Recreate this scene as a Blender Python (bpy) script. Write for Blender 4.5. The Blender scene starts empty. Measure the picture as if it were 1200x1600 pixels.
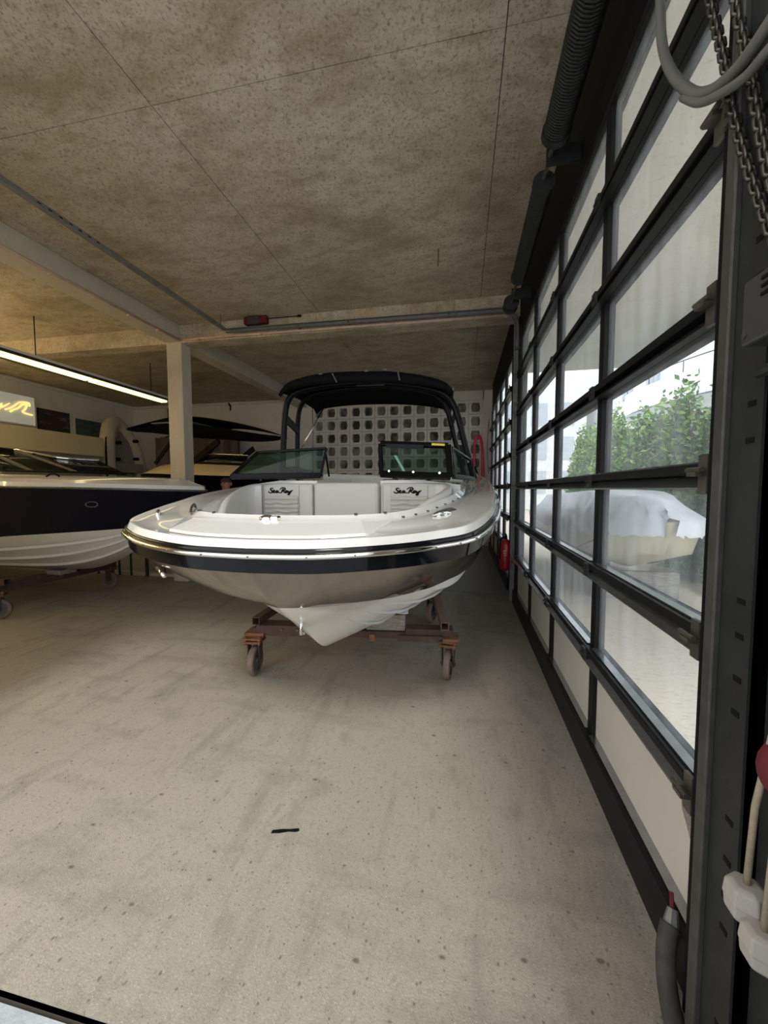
import bpy, bmesh, math, random
from mathutils import Vector, Matrix
random.seed(7)
C = bpy.context.scene.collection
PI = math.pi
# ------------------------------------------------------------------ camera, sky, exposure
cam_d = bpy.data.cameras.new('camera'); cam = bpy.data.objects.new('camera', cam_d); C.objects.link(cam)
cam_d.sensor_fit = 'HORIZONTAL'; cam_d.sensor_width = 36.0; cam_d.lens = 36.0*610/1200
cam_d.clip_start = 0.02; cam_d.clip_end = 300
cam.location = (0, 0, 1.5)
cam.rotation_euler = (PI/2 - math.atan(36/610), 0, math.atan(122/610))
bpy.context.scene.camera = cam
SC = bpy.context.scene
SC.view_settings.view_transform = 'Standard'; SC.view_settings.look = 'None'
SC.view_settings.exposure = 0.0; SC.view_settings.gamma = 1.0
SC.view_settings.use_curve_mapping = False
W = bpy.data.worlds.new('overcast_sky'); SC.world = W; W.use_nodes = True
bg = W.node_tree.nodes['Background']; bg.inputs[0].default_value = (0.98, 0.985, 1.0, 1); bg.inputs[1].default_value = 2.1
sun_d = bpy.data.lights.new('hazy_sun', 'SUN'); sun_d.energy = 1.7; sun_d.angle = math.radians(13); sun_d.color = (1.0, .96, .88)
sun = bpy.data.objects.new('hazy_sun', sun_d); C.objects.link(sun); sun.location = (0, -10, 12)
el, az = math.radians(50), math.radians(3.5)   # height above the horizon; bearing from the entrance side
sun.rotation_euler = Vector((-math.sin(az)*math.cos(el), math.cos(az)*math.cos(el), -math.sin(el))).to_track_quat('-Z', 'Y').to_euler()
def portal(name, loc, rot, sx, sy):
    l = bpy.data.lights.new(name, 'AREA'); l.shape = 'RECTANGLE'; l.size = sx; l.size_y = sy
    l.cycles.is_portal = True
    o = bpy.data.objects.new(name, l); C.objects.link(o); o.location = loc; o.rotation_euler = rot
portal('sky_portal', (-1.4, 0.60, 1.8), (-PI/2, 0, PI), 3.5, 3.7)
portal('sky_portal', (0.95, 3.25, 1.75), (0, PI/2, 0), 3.6, 4.3)
portal('sky_portal', (0.95, 8.0, 1.75), (0, PI/2, 0), 3.6, 4.3)

# ------------------------------------------------------------------ materials
def mat(name, col, rough=0.6, metal=0.0, var=0.0, scale=6.0, bump=0.0, bscale=None, stretch=None, col2=None, coat=0.0, detail=6):
    m = bpy.data.materials.new(name); m.use_nodes = True
    nt = m.node_tree; p = nt.nodes['Principled BSDF']
    p.inputs['Base Color'].default_value = (*col, 1); p.inputs['Roughness'].default_value = rough
    p.inputs['Metallic'].default_value = metal
    if coat: p.inputs['Coat Weight'].default_value = coat; p.inputs['Coat Roughness'].default_value = 0.03
    if var or col2 or bump:
        tc = nt.nodes.new('ShaderNodeTexCoord'); mp = nt.nodes.new('ShaderNodeMapping')
        nt.links.new(tc.outputs['Object'], mp.inputs[0])
        if stretch: mp.inputs['Scale'].default_value = stretch
        n = nt.nodes.new('ShaderNodeTexNoise'); n.inputs['Scale'].default_value = scale; n.inputs['Detail'].default_value = detail
        n.inputs['Roughness'].default_value = 0.65
        nt.links.new(mp.outputs[0], n.inputs['Vector'])
        r = nt.nodes.new('ShaderNodeValToRGB')
        c2 = col2 or tuple(c*(1-var) for c in col)
        r.color_ramp.elements[0].position = 0.35; r.color_ramp.elements[0].color = (*c2, 1)
        r.color_ramp.elements[1].position = 0.65; r.color_ramp.elements[1].color = (*col, 1)
        nt.links.new(n.outputs['Fac'], r.inputs[0]); nt.links.new(r.outputs[0], p.inputs['Base Color'])
        if bump:
            n2 = nt.nodes.new('ShaderNodeTexNoise'); n2.inputs['Scale'].default_value = bscale or scale*5; n2.inputs['Detail'].default_value = 4
            nt.links.new(mp.outputs[0], n2.inputs['Vector'])
            b = nt.nodes.new('ShaderNodeBump'); b.inputs['Strength'].default_value = bump; b.inputs['Distance'].default_value = 0.01
            nt.links.new(n2.outputs['Fac'], b.inputs['Height']); nt.links.new(b.outputs[0], p.inputs['Normal'])
    return m

def layered(name, base, layers, rough=0.7, bump=0.3, bscale=60, metal=0.0):
    """base colour, then (scale, lo, hi, colour, strength, stretch) noise layers mixed over it"""
    m = bpy.data.materials.new(name); m.use_nodes = True
    nt = m.node_tree; p = nt.nodes['Principled BSDF']; p.inputs['Roughness'].default_value = rough; p.inputs['Metallic'].default_value = metal
    tc = nt.nodes.new('ShaderNodeTexCoord'); prev = None
    rgb = nt.nodes.new('ShaderNodeRGB'); rgb.outputs[0].default_value = (*base, 1); prev = rgb.outputs[0]
    for k, (scale, lo, hi, col, st, stretch, kind) in enumerate(layers):
        mp = nt.nodes.new('ShaderNodeMapping'); nt.links.new(tc.outputs['Object'], mp.inputs[0])
        mp.inputs['Scale'].default_value = stretch; mp.inputs['Location'].default_value = (k*3.7, k*1.3, k*.9)
        mp.inputs['Rotation'].default_value = (0, 0, 0.35*k)
        if kind == 'noise':
            n = nt.nodes.new('ShaderNodeTexNoise'); n.inputs['Scale'].default_value = scale; n.inputs['Detail'].default_value = 7; n.inputs['Roughness'].default_value = 0.62
            out = n.outputs['Fac']
        else:
            n = nt.nodes.new('ShaderNodeTexVoronoi'); n.voronoi_dimensions = '2D'; n.inputs['Scale'].default_value = scale
            sp_ = nt.nodes.new('ShaderNodeSeparateColor'); nt.links.new(n.outputs['Color'], sp_.inputs[0])
            mr_ = nt.nodes.new('ShaderNodeMapRange'); mr_.inputs['From Min'].default_value = .40; mr_.inputs['From Max'].default_value = 1.0; mr_.inputs['To Min'].default_value = .5; mr_.inputs['To Max'].default_value = 0.0
            nt.links.new(sp_.outputs[0], mr_.inputs['Value'])
            ad_ = nt.nodes.new('ShaderNodeMath'); ad_.operation = 'MULTIPLY_ADD'; ad_.inputs[1].default_value = .12; nt.links.new(mr_.outputs[0], ad_.inputs[0]); nt.links.new(n.outputs['Distance'], ad_.inputs[2])
            out = ad_.outputs[0]
        nt.links.new(mp.outputs[0], n.inputs['Vector'])
        r = nt.nodes.new('ShaderNodeMapRange'); r.inputs['From Min'].default_value = lo; r.inputs['From Max'].default_value = hi
        r.inputs['To Max'].default_value = st
        nt.links.new(out, r.inputs['Value'])
        mx = nt.nodes.new('ShaderNodeMix'); mx.data_type = 'RGBA'; mx.inputs['B'].default_value = (*col, 1)
        nt.links.new(r.outputs[0], mx.inputs['Factor']); nt.links.new(prev, mx.inputs['A']); prev = mx.outputs['Result']
    nt.links.new(prev, p.inputs['Base Color'])
    n2 = nt.nodes.new('ShaderNodeTexNoise'); n2.inputs['Scale'].default_value = bscale; n2.inputs['Detail'].default_value = 5
    nt.links.new(tc.outputs['Object'], n2.inputs['Vector'])
    b = nt.nodes.new('ShaderNodeBump'); b.inputs['Strength'].default_value = bump; b.inputs['Distance'].default_value = 0.01
    nt.links.new(n2.outputs['Fac'], b.inputs['Height']); nt.links.new(b.outputs[0], p.inputs['Normal'])
    return m

def emit(name, col, st):
    m = bpy.data.materials.new(name); m.use_nodes = True; nt = m.node_tree; p = nt.nodes['Principled BSDF']
    p.inputs['Base Color'].default_value = (*col, 1); p.inputs['Emission Color'].default_value = (*col, 1); p.inputs['Emission Strength'].default_value = st
    return m

def pane_mat(name, tint, dust, dustcol=(.75,.78,.8), rough=0.03, streak=True):
    m = bpy.data.materials.new(name); m.use_nodes = True; nt = m.node_tree
    nt.nodes.remove(nt.nodes['Principled BSDF']); out = nt.nodes['Material Output']
    tr = nt.nodes.new('ShaderNodeBsdfTransparent'); tr.inputs[0].default_value = (*tint, 1)
    gl = nt.nodes.new('ShaderNodeBsdfGlossy'); gl.inputs['Roughness'].default_value = rough
    lw = nt.nodes.new('ShaderNodeLayerWeight'); lw.inputs['Blend'].default_value = .5
    pw = nt.nodes.new('ShaderNodeMath'); pw.operation = 'POWER'; pw.inputs[1].default_value = 5.0; nt.links.new(lw.outputs['Facing'], pw.inputs[0])
    fr = nt.nodes.new('ShaderNodeMapRange'); fr.inputs['To Min'].default_value = .025; fr.inputs['To Max'].default_value = .28; nt.links.new(pw.outputs[0], fr.inputs['Value'])
    m1 = nt.nodes.new('ShaderNodeMixShader'); nt.links.new(fr.outputs[0], m1.inputs[0]); nt.links.new(tr.outputs[0], m1.inputs[1]); nt.links.new(gl.outputs[0], m1.inputs[2])
    last = m1
    if dust:
        tl = nt.nodes.new('ShaderNodeBsdfTranslucent'); tl.inputs[0].default_value = (*dustcol, 1)
        tc = nt.nodes.new('ShaderNodeTexCoord'); mp = nt.nodes.new('ShaderNodeMapping'); mp.inputs['Scale'].default_value = (6, 9, 1.2)
        nt.links.new(tc.outputs['Object'], mp.inputs[0])
        n = nt.nodes.new('ShaderNodeTexNoise'); n.inputs['Scale'].default_value = 1.6; n.inputs['Detail'].default_value = 8; nt.links.new(mp.outputs[0], n.inputs['Vector'])
        r = nt.nodes.new('ShaderNodeMapRange'); r.inputs['From Min'].default_value = .3; r.inputs['From Max'].default_value = .75
        r.inputs['To Min'].default_value = dust*.45; r.inputs['To Max'].default_value = dust*1.7; nt.links.new(n.outputs['Fac'], r.inputs['Value'])
        m2 = nt.nodes.new('ShaderNodeMixShader'); nt.links.new(r.outputs[0], m2.inputs[0]); nt.links.new(m1.outputs[0], m2.inputs[1]); nt.links.new(tl.outputs[0], m2.inputs[2]); last = m2
    nt.links.new(last.outputs[0], out.inputs[0])
    return m

V1 = (1, 1, 1)
M = {}
M['ceiling'] = layered('raw_concrete_ceiling', (.56,.485,.355), [
    (.7,.36,.64,(.66,.59,.46),.8,V1,'noise'), (1.5,.46,.66,(.37,.295,.19),.85,(1,1.6,1),'noise'), (4.5,.49,.68,(.36,.285,.175),.7,(1,1.9,1),'noise'),
    (14,.52,.70,(.36,.285,.18),.55,(1,1.5,1),'noise'), (42,.53,.66,(.25,.19,.105),.75,V1,'noise'), (95,.55,.68,(.20,.15,.08),.65,V1,'noise'), (60,.57,.72,(.76,.70,.58),.5,V1,'noise'), (3.2,.05,.02,(.16,.12,.07),.7,V1,'voro')], rough=.9, bump=.3, bscale=45)
M['beam'] = layered('beam_concrete', (.56,.51,.42), [
    (1.2,.4,.65,(.46,.41,.33),.6,V1,'noise'), (9,.5,.72,(.62,.57,.48),.5,(1,1,.3),'noise'), (35,.58,.72,(.33,.28,.20),.5,V1,'noise')], rough=.85, bump=.2, bscale=50)
M['floor'] = layered('worn_concrete_floor', (.365,.33,.272), [
    (.6,.4,.65,(.315,.283,.23),.7,V1,'noise'), (1.5,.53,.68,(.225,.205,.17),.65,(1,2.8,1),'noise'), (1.1,.56,.68,(.21,.195,.165),.65,(3.4,.6,1),'noise'),
    (4,.56,.72,(.205,.185,.15),.6,(1.6,1,1),'noise'), (11,.57,.72,(.225,.20,.165),.55,(2.2,.9,1),'noise'), (38,.55,.70,(.235,.21,.17),.6,V1,'noise'), (85,.55,.68,(.18,.16,.125),.6,V1,'noise'), (120,.57,.70,(.56,.52,.45),.6,V1,'noise'),
    (3.7,.066,.03,(.085,.07,.05),.8,(1,1.6,1),'voro'), (9,.088,.03,(.10,.085,.065),.8,(1.3,1,1),'voro'), (21,.12,.05,(.13,.11,.085),.75,V1,'voro')], rough=.72, bump=.25, bscale=170)
M['floor2'] = layered('grey_painted_floor', (.30,.30,.295), [
    (.9,.4,.65,(.24,.24,.235),.6,V1,'noise'), (6,.55,.72,(.20,.20,.20),.5,(2,1,1),'noise')], rough=.45, bump=.1, bscale=60)
M['asphalt'] = layered('bluish_paving', (.42,.46,.49), [(3,.4,.65,(.22,.24,.27),.6,V1,'noise'), (60,.55,.7,(.42,.45,.48),.5,V1,'noise')], rough=.8, bump=.4)
M['yard'] = layered('pale_gravel', (.72,.64,.51), [(1.2,.4,.65,(.62,.55,.44),.6,V1,'noise'), (12,.5,.7,(.40,.36,.30),.5,(1,2.5,1),'noise'), (60,.58,.7,(.28,.25,.21),.5,V1,'noise')], rough=.9, bump=.5)
M['wall'] = mat('white_plaster', (.78,.77,.74), .8, var=.1, scale=2.5, bump=.1)
M['block'] = mat('painted_block', (.78,.77,.74), .75, var=.1, scale=8, bump=.15)
M['void'] = layered('painted_dim_backdrop', (.055,.052,.04), [(1.3,.45,.6,(.42,.40,.33),.85,(1.2,1,.8),'noise'), (12,.5,.7,(.035,.03,.02),.5,(3,1,.6),'noise')], rough=.8, bump=.1)  # dimness and lighter reflections in the block openings, put into the colour
M['mortar'] = mat('dark_joint', (.42,.41,.39), .9, var=.1)
M['joint'] = mat('joint_shadow_gap', (.09,.08,.065), .9, var=.2)
M['black'] = mat('black_door_aluminium', (.012,.012,.0125), .38, var=.15, scale=12)
M['blackm'] = mat('black_matt', (.007,.007,.0075), .65, var=.1)
M['steel'] = mat('galvanised_steel', (.11,.11,.105), .5, .6, var=.3, scale=14, bump=.05)
M['steeld'] = mat('dark_zinc_steel', (.035,.038,.039), .55, .4, var=.35, scale=10, bump=.08)
M['zinc'] = mat('bright_zinc', (.16,.15,.13), .45, .7, var=.3, scale=20)
M['steell'] = mat('pale_zinc_rail', (.27,.275,.27), .5, .5, var=.25, scale=14)
M['ledge'] = mat('sky_glint_ledge', (.42,.43,.44), .22, .9, var=.2, scale=9)  # pale metal stands in for sky reflections on the black rails
M['chrome'] = mat('polished_chrome', (.85,.85,.84), .06, 1.0, var=.04, scale=4)
M['spring'] = mat('greasy_spring_steel', (.022,.024,.022), .5, .4, var=.4, scale=20, bump=.3, bscale=80)
M['panelw'] = mat('cream_sandwich_panel', (.63,.60,.52), .5, var=.05, scale=3)
M['gel'] = mat('white_gelcoat', (.66,.66,.635), .14, var=.015, scale=1.5, coat=.6)
M['gelcream'] = mat('white_bottom_gelcoat', (.78,.76,.70), .25, var=.03, scale=2, coat=.3)
M['graph'] = mat('graphite_metallic_gelcoat', (.33,.31,.28), .07, .92, var=.08, scale=1.2, coat=.5)
M['stripe'] = mat('gloss_black_stripe', (.004,.0045,.006), .08, var=.1)
M['navy'] = mat('navy_gelcoat', (.002,.003,.013), .16, var=.05)
M['vinyl'] = mat('pale_grey_vinyl', (.60,.595,.57), .42, var=.03, scale=5, bump=.12, bscale=260)
M['vinylq'] = mat('quilted_grey_vinyl', (.56,.55,.525), .45, var=.03, scale=5, bump=.12, bscale=260)
M['canvas'] = mat('black_canvas', (.004,.004,.005), .8, var=.2, scale=30, bump=.1)
M['tower'] = mat('black_powder_coat', (.006,.0065,.0075), .26, var=.1)
for k_ in ('stripe','navy','canvas','tower','black','blackm'): M[k_].node_tree.nodes['Principled BSDF'].inputs['Specular IOR Level'].default_value = .3 if k_ in ('stripe','navy') else .12
M['wsglass'] = pane_mat('green_tinted_glass', (.55,.66,.61), .02)
M['darkglass'] = pane_mat('smoked_glass', (.22,.24,.20), .03)
M['pane'] = pane_mat('dusty_window_glass', (.90,.93,.96), .075, (.80,.87,.95))
M['rust'] = layered('rusty_steel', (.06,.033,.025), [(9,.45,.62,(.10,.046,.026),.7,V1,'noise'), (25,.52,.68,(.055,.032,.026),.7,V1,'noise'), (6,.6,.7,(.24,.15,.09),.4,V1,'noise')], rough=.75, bump=.3, bscale=70)
M['rustpink'] = layered('red_brown_primer', (.22,.12,.095), [(9,.45,.62,(.17,.085,.06),.7,V1,'noise'), (30,.52,.68,(.12,.06,.045),.6,V1,'noise')], rough=.6, bump=.2, bscale=70)
M['rustor'] = layered('orange_rust', (.21,.095,.04), [(14,.45,.62,(.11,.05,.028),.8,V1,'noise'), (30,.55,.68,(.32,.20,.11),.5,V1,'noise')], rough=.75, bump=.3, bscale=70)
M['tyre'] = mat('worn_brown_rubber_tread', (.23,.165,.13), .7, var=.3, scale=18, bump=.15)
M['hub'] = mat('grey_wheel_hub', (.11,.12,.11), .5, var=.3)
M['wood'] = mat('grey_weathered_timber', (.34,.31,.26), .8, var=.5, scale=6, stretch=(2,12,12), bump=.2)
M['cloth'] = mat('white_cloth', (.72,.75,.80), .85, var=.08, scale=10, bump=.2)
M['red'] = mat('gloss_red_enamel', (.45,.012,.02), .3, var=.15, coat=.3)
M['redtube'] = mat('red_rubber_tube', (.62,.02,.06), .4, var=.1)
M['pinkpipe'] = mat('pale_copper_pipe', (.70,.50,.40), .5, var=.25, scale=9)
M['greyplastic'] = mat('grey_plastic_cable', (.13,.13,.12), .5, var=.1)
M['chain'] = mat('oily_chain_steel', (.12,.11,.095), .35, .8, var=.4, scale=40)
M['cream'] = mat('cream_cover', (.72,.60,.40), .45, var=.06, scale=3, coat=.2)
M['beige'] = mat('beige_sheet', (.66,.57,.36), .6, var=.05, scale=2)
M['ivory'] = mat('ivory_inflatable_fabric', (.70,.64,.50), .55, var=.08, scale=5)
M['greyfab'] = mat('grey_inflatable_floor', (.32,.30,.26), .6, var=.1)
M['curtain'] = mat('brown_grey_curtain', (.24,.21,.18), .9, var=.15, scale=8, stretch=(6,6,.6))
M['tube'] = emit('fluorescent_diffuser', (1.0,.80,.36), 2.6)
M['added_tube'] = emit('added_lamp_tube', (1.0,.76,.40), 26)  # glow for the unseen lamps added to the side bay
M['neon'] = emit('warm_sign_neon', (1.0,.72,.22), 1.2)
M['signpan'] = emit('lit_sign_panel', (.66,.68,.60), .22)
M['skin'] = mat('warm_skin', (.50,.24,.16), .55, var=.1)
M['hair'] = mat('short_brown_hair', (.06,.03,.02), .7, var=.3, scale=60)
M['shirt'] = mat('dark_shirt', (.05,.05,.06), .85, var=.1)
M['rope'] = mat('cream_pull_rope', (.36,.30,.21), .8, var=.2, scale=60)
M['whiteplastic'] = mat('off_white_plastic', (.40,.38,.34), .45, var=.1)
M['dkred'] = mat('dark_red_fabric', (.13,.010,.014), .8, var=.3)
M['dirtyhose'] = mat('dirty_hose_rubber', (.06,.058,.05), .8, var=.4, scale=20)
M['clearbox'] = mat('dim_translucent_box', (.05,.05,.05), .35, var=.1)
M['poster1'] = layered('dark_sea_photo_print', (.02,.024,.032), [(2.5,.55,.72,(.42,.45,.46),.8,(1,1,4),'noise'), (1.5,.5,.7,(.09,.035,.03),.5,(1,1,2),'noise')], rough=.4, bump=0)
M['poster2'] = layered('teal_sea_photo_print', (.07,.13,.13), [(3,.45,.7,(.02,.035,.045),.9,(1,1,3),'noise'), (9,.6,.75,(.35,.4,.4),.5,(1,1,4),'noise')], rough=.35, bump=0)
M['leaf'] = mat('fresh_green_leaf', (.13,.30,.065), .5, col2=(.05,.14,.03), scale=3)
M['leafl'] = mat('yellow_green_leaf', (.33,.48,.10), .5, col2=(.16,.32,.06), scale=3)
M['bark'] = mat('brown_bark', (.12,.09,.06), .9, var=.3)
M['bldg'] = mat('white_render', (.78,.79,.78), .8, var=.05, scale=1)
M['bldg2'] = mat('blue_grey_render', (.50,.56,.61), .8, var=.12, scale=1)
M['soffit'] = layered('canopy_concrete', (.80,.77,.70), [(1.5,.4,.65,(.68,.65,.59),.6,V1,'noise'), (20,.55,.7,(.35,.33,.29),.4,V1,'noise')], rough=.9, bump=.2)
M['tarp'] = mat('white_plastic_tarp', (.74,.77,.82), .35, var=.12, scale=3, bump=.35, bscale=7)
M['siding'] = mat('pale_yellow_hull', (.62,.59,.44), .45, var=.08, scale=2)
M['yellow'] = mat('yellow_tag', (.72,.62,.05), .5, var=.1)

# ------------------------------------------------------------------ builders
WO = {}
class MB:
    def __init__(s): s.bm = bmesh.new(); s.T = None; s.smooth = False
    def v(s, p): return s.bm.verts.new(p)
    def face(s, vs):
        try: return s.bm.faces.new(vs)
        except ValueError: return None
    def box(s, x0, y0, z0, x1, y1, z1):
        vs = [s.v((x, y, z)) for z in (z0, z1) for x, y in ((x0,y0),(x1,y0),(x1,y1),(x0,y1))]
        for f in ((3,2,1,0),(4,5,6,7),(0,1,5,4),(1,2,6,5),(2,3,7,6),(3,0,4,7)): s.face([vs[i] for i in f])
        return s
    def obox(s, c, ax, ay, az, hx, hy, hz):
        c, ax, ay, az = map(Vector, (c, ax, ay, az))
        vs = [s.v(c + ax*hx*i + ay*hy*j + az*hz*k) for k in (-1,1) for i, j in ((-1,-1),(1,-1),(1,1),(-1,1))]
        for f in ((3,2,1,0),(4,5,6,7),(0,1,5,4),(1,2,6,5),(2,3,7,6),(3,0,4,7)): s.face([vs[i] for i in f])
        return s
    def bar(s, a, b, w, h, up=(0,0,1)):
        a, b = Vector(a), Vector(b); d = (b-a); L = d.length; d.normalize()
        sd = d.cross(Vector(up)); 
        if sd.length < 1e-4: sd = d.cross(Vector((1,0,0)))
        sd.normalize(); u = sd.cross(d)
        return s.obox((a+b)/2, d, sd, u, L/2, w/2, h/2)
    def tube(s, pts, r, n=10, cap=True, closed=False):
        pts = [Vector(p) for p in pts]; rr = r if isinstance(r, (list, tuple)) else [r]*len(pts)
        rings = []; prev = None; N = len(pts)
        for i, p in enumerate(pts):
            if closed: t = pts[(i+1) % N] - pts[i-1]
            else: t = pts[min(i+1, N-1)] - pts[max(i-1, 0)]
            t.normalize()
            if prev is None:
                q = Vector((0,0,1)) if abs(t.z) < .9 else Vector((1,0,0)); u = t.cross(q).normalized()
            else:
                u = prev - t*prev.dot(t)
                u = u.normalized() if u.length > 1e-6 else t.orthogonal().normalized()
            prev = u; w = t.cross(u)
            rings.append([s.v(p + (u*math.cos(2*PI*k/n) + w*math.sin(2*PI*k/n))*rr[i]) for k in range(n)])
        for i in range(N if closed else N-1):
            A, B = rings[i], rings[(i+1) % N]
            for k in range(n): s.face([A[k], A[(k+1)%n], B[(k+1)%n], B[k]])
        if cap and not closed: s.face(rings[0][::-1]); s.face(rings[-1])
        return s
    def loft(s, rows, closed=False):
        R = [[s.v(p) for p in r] for r in rows]
        for i in range(len(R)-1):
            n = len(R[i])
            for k in range(n if closed else n-1):
                s.face([R[i][k], R[i][(k+1)%n], R[i+1][(k+1)%n], R[i+1][k]])
        return R
    def poly(s, pts): return s.face([s.v(p) for p in pts])
    def prism(s, pts, d):
        d = Vector(d); a = [s.v(p) for p in pts]; b = [s.v(Vector(p)+d) for p in pts]; n = len(a)
        s.face(a[::-1]); s.face(b)
        for i in range(n): s.face([a[i], a[(i+1)%n], b[(i+1)%n], b[i]])
        return s
    def sphere(s, c, rx, ry=None, rz=None, n=12, m=8):
        ry = ry or rx; rz = rz or rx; c = Vector(c); rows = []
        for i in range(m+1):
            th = PI*i/m; rows.append([c+Vector((rx*math.sin(th)*math.cos(2*PI*k/n), ry*math.sin(th)*math.sin(2*PI*k/n), rz*math.cos(th))) for k in range(n)])
        s.loft(rows, True); return s
    def build(s, name, m, parent=None, smooth=None, bevel=0, label=None, solid=0, subsurf=0, autos=None):
        if s.T:
            for v in s.bm.verts: v.co = Vector(s.T(*v.co))
        off = WO.get(parent.name, Vector((0,0,0))) if parent else None
        if parent is None:
            lo = Vector([min(v.co[i] for v in s.bm.verts) for i in range(3)]); hi = Vector([max(v.co[i] for v in s.bm.verts) for i in range(3)])
            off = Vector(((lo.x+hi.x)/2, (lo.y+hi.y)/2, lo.z))
        for v in s.bm.verts: v.co -= off
        bmesh.ops.remove_doubles(s.bm, verts=s.bm.verts, dist=1e-5)
        bmesh.ops.recalc_face_normals(s.bm, faces=s.bm.faces)
        me = bpy.data.meshes.new(name); s.bm.to_mesh(me); s.bm.free()
        o = bpy.data.objects.new(name, me); C.objects.link(o); me.materials.append(m)
        WO[o.name] = off.copy()
        if parent: o.parent = parent
        else: o.location = off
        sm = s.smooth if smooth is None else smooth
        if sm:
            me.polygons.foreach_set('use_smooth', [True]*len(me.polygons))
            if autos: me.set_sharp_from_angle(angle=math.radians(autos))
        if solid: md = o.modifiers.new('thickness', 'SOLIDIFY'); md.thickness = solid; md.offset = -1
        if bevel: md = o.modifiers.new('bevel', 'BEVEL'); md.width = bevel; md.segments = 2; md.limit_method = 'ANGLE'
        if subsurf: md = o.modifiers.new('subdivision', 'SUBSURF'); md.levels = subsurf; md.render_levels = subsurf
        if label: o['label'] = label
        return o
def tag(o, label, cat, group=None):
    o['label'] = label; o['category'] = cat
    if group: o['group'] = group
    return o
def empty(name, loc):
    o = bpy.data.objects.new(name, None); C.objects.link(o); o.location = loc; WO[o.name] = Vector(loc); o.empty_display_size = .1
    return o
def thing(name, loc, label, cat, group=None): return tag(empty(name, loc), label, cat, group)
def struct(o): o['kind'] = 'structure'; return o
def share(src, parent, delta=(0,0,0), rot=None):
    """a copy of an alike piece that shares its mesh"""
    o = src.copy(); C.objects.link(o); o.parent = parent; o.location = Vector(delta)
    if rot: o.rotation_euler = rot
    WO[o.name] = WO[parent.name].copy()
    return o
def lerp(a, b, t): return a + (b-a)*t
def spline(ctrl, n):
    """Catmull-Rom through control tuples, n samples"""
    out = []; N = len(ctrl)-1
    for i in range(n):
        t = i/(n-1)*N; k = min(int(t), N-1); f = t-k
        p0, p1, p2, p3 = ctrl[max(k-1,0)], ctrl[k], ctrl[k+1], ctrl[min(k+2,N)]
        out.append(tuple(.5*((2*b)+(-a+c)*f+(2*a-5*b+4*c-d)*f*f+(-a+3*b-3*c+d)*f**3) for a,b,c,d in zip(p0,p1,p2,p3)))
    return out

# ================================================================== SETTING
CEIL = 4.05
# floor: slabs with a recessed joint
fl = struct(empty('floor', (-4.7, 5, 0)))
def slab(x0, y0, x1, y1, m): MB().box(x0, y0, -.15, x1, y1, 0).build('floor_slab', m, fl)
g = .006
slab(-4.06, .845, .95, 5.72, M['floor']); slab(-10.4, .845, -4.06-g, 5.72, M['floor'])
slab(-10.4, 5.72+g*2, .95, 10.7, M['floor2'])
MB().box(-10.4, .845, -.16, .95, 10.7, -.012).build('floor_joint', M['joint'], fl)
yd = struct(MB().box(-12, -8, -.2, .95, .822, -.012).build('paving', M['asphalt']))
struct(MB().box(-10.4, .822, -.16, .95, .845, -.035).build('trim_1', M['joint']))
struct(MB().box(.95, -8, -.2, 30, 45, -.02).build('yard', M['yard']))
# black scrape on the floor, small debris
def mark(name, pts, h, m, label, cat):
    mb = MB(); mb.prism([(x, y, .0005) for x, y in pts], (0,0,h)); tag(mb.build(name, m), label, cat)
mark('rubber_scrap', [(-.80,1.49),(-.765,1.497),(-.73,1.512),(-.70,1.516),(-.685,1.524),(-.69,1.534),(-.725,1.522),(-.76,1.516),(-.80,1.502)], .004, M['blackm'], 'thin black sliver of rubber lying on the bare concrete floor', 'debris')

# ceiling: formwork panels
ce = struct(empty('ceiling', (-4.7, 5, CEIL)))
xs = [-10.4, -8.35, -6.25, -4.2, -2.06, .21, .95]; ys = [.6, 2.40, 4.44, 5.6, 7.7, 9.6, 10.7]
for i in range(len(xs)-1):
    for j in range(len(ys)-1):
        MB().box(xs[i]+.003, ys[j]+.003, CEIL, xs[i+1]-.003, ys[j+1]-.003, CEIL+.12).build('ceiling_panel', M['ceiling'], ce)
MB().box(-10.4, .6, CEIL+.012, .95, 10.7, CEIL+.2).build('joint_backing', M['joint'], ce)
# beams
def beam(pts, d, name='ceiling_beam', m='beam'): return struct(MB().prism(pts, d).build(name, M[m], bevel=.008))
beam([(-10.2,5.5,3.80),(.72,5.5,3.76),(.72,5.5,CEIL-.001),(-10.2,5.5,CEIL-.001)], (0,.26,0), m='ceiling')
beam([(-4.62,.7,3.80),(-4.34,.7,3.80),(-4.34,.7,CEIL-.002),(-4.62,.7,CEIL-.002)], (0,4.8,0))
beam([(-4.62,5.76,3.80),(-4.34,5.76,3.80),(-4.34,5.76,CEIL-.002),(-4.62,5.76,CEIL-.002)], (0,4.8,0))
struct(MB().box(-4.60, 5.5, 0, -4.33, 5.72, 3.795).build('column', M['beam'], bevel=.012))
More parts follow.
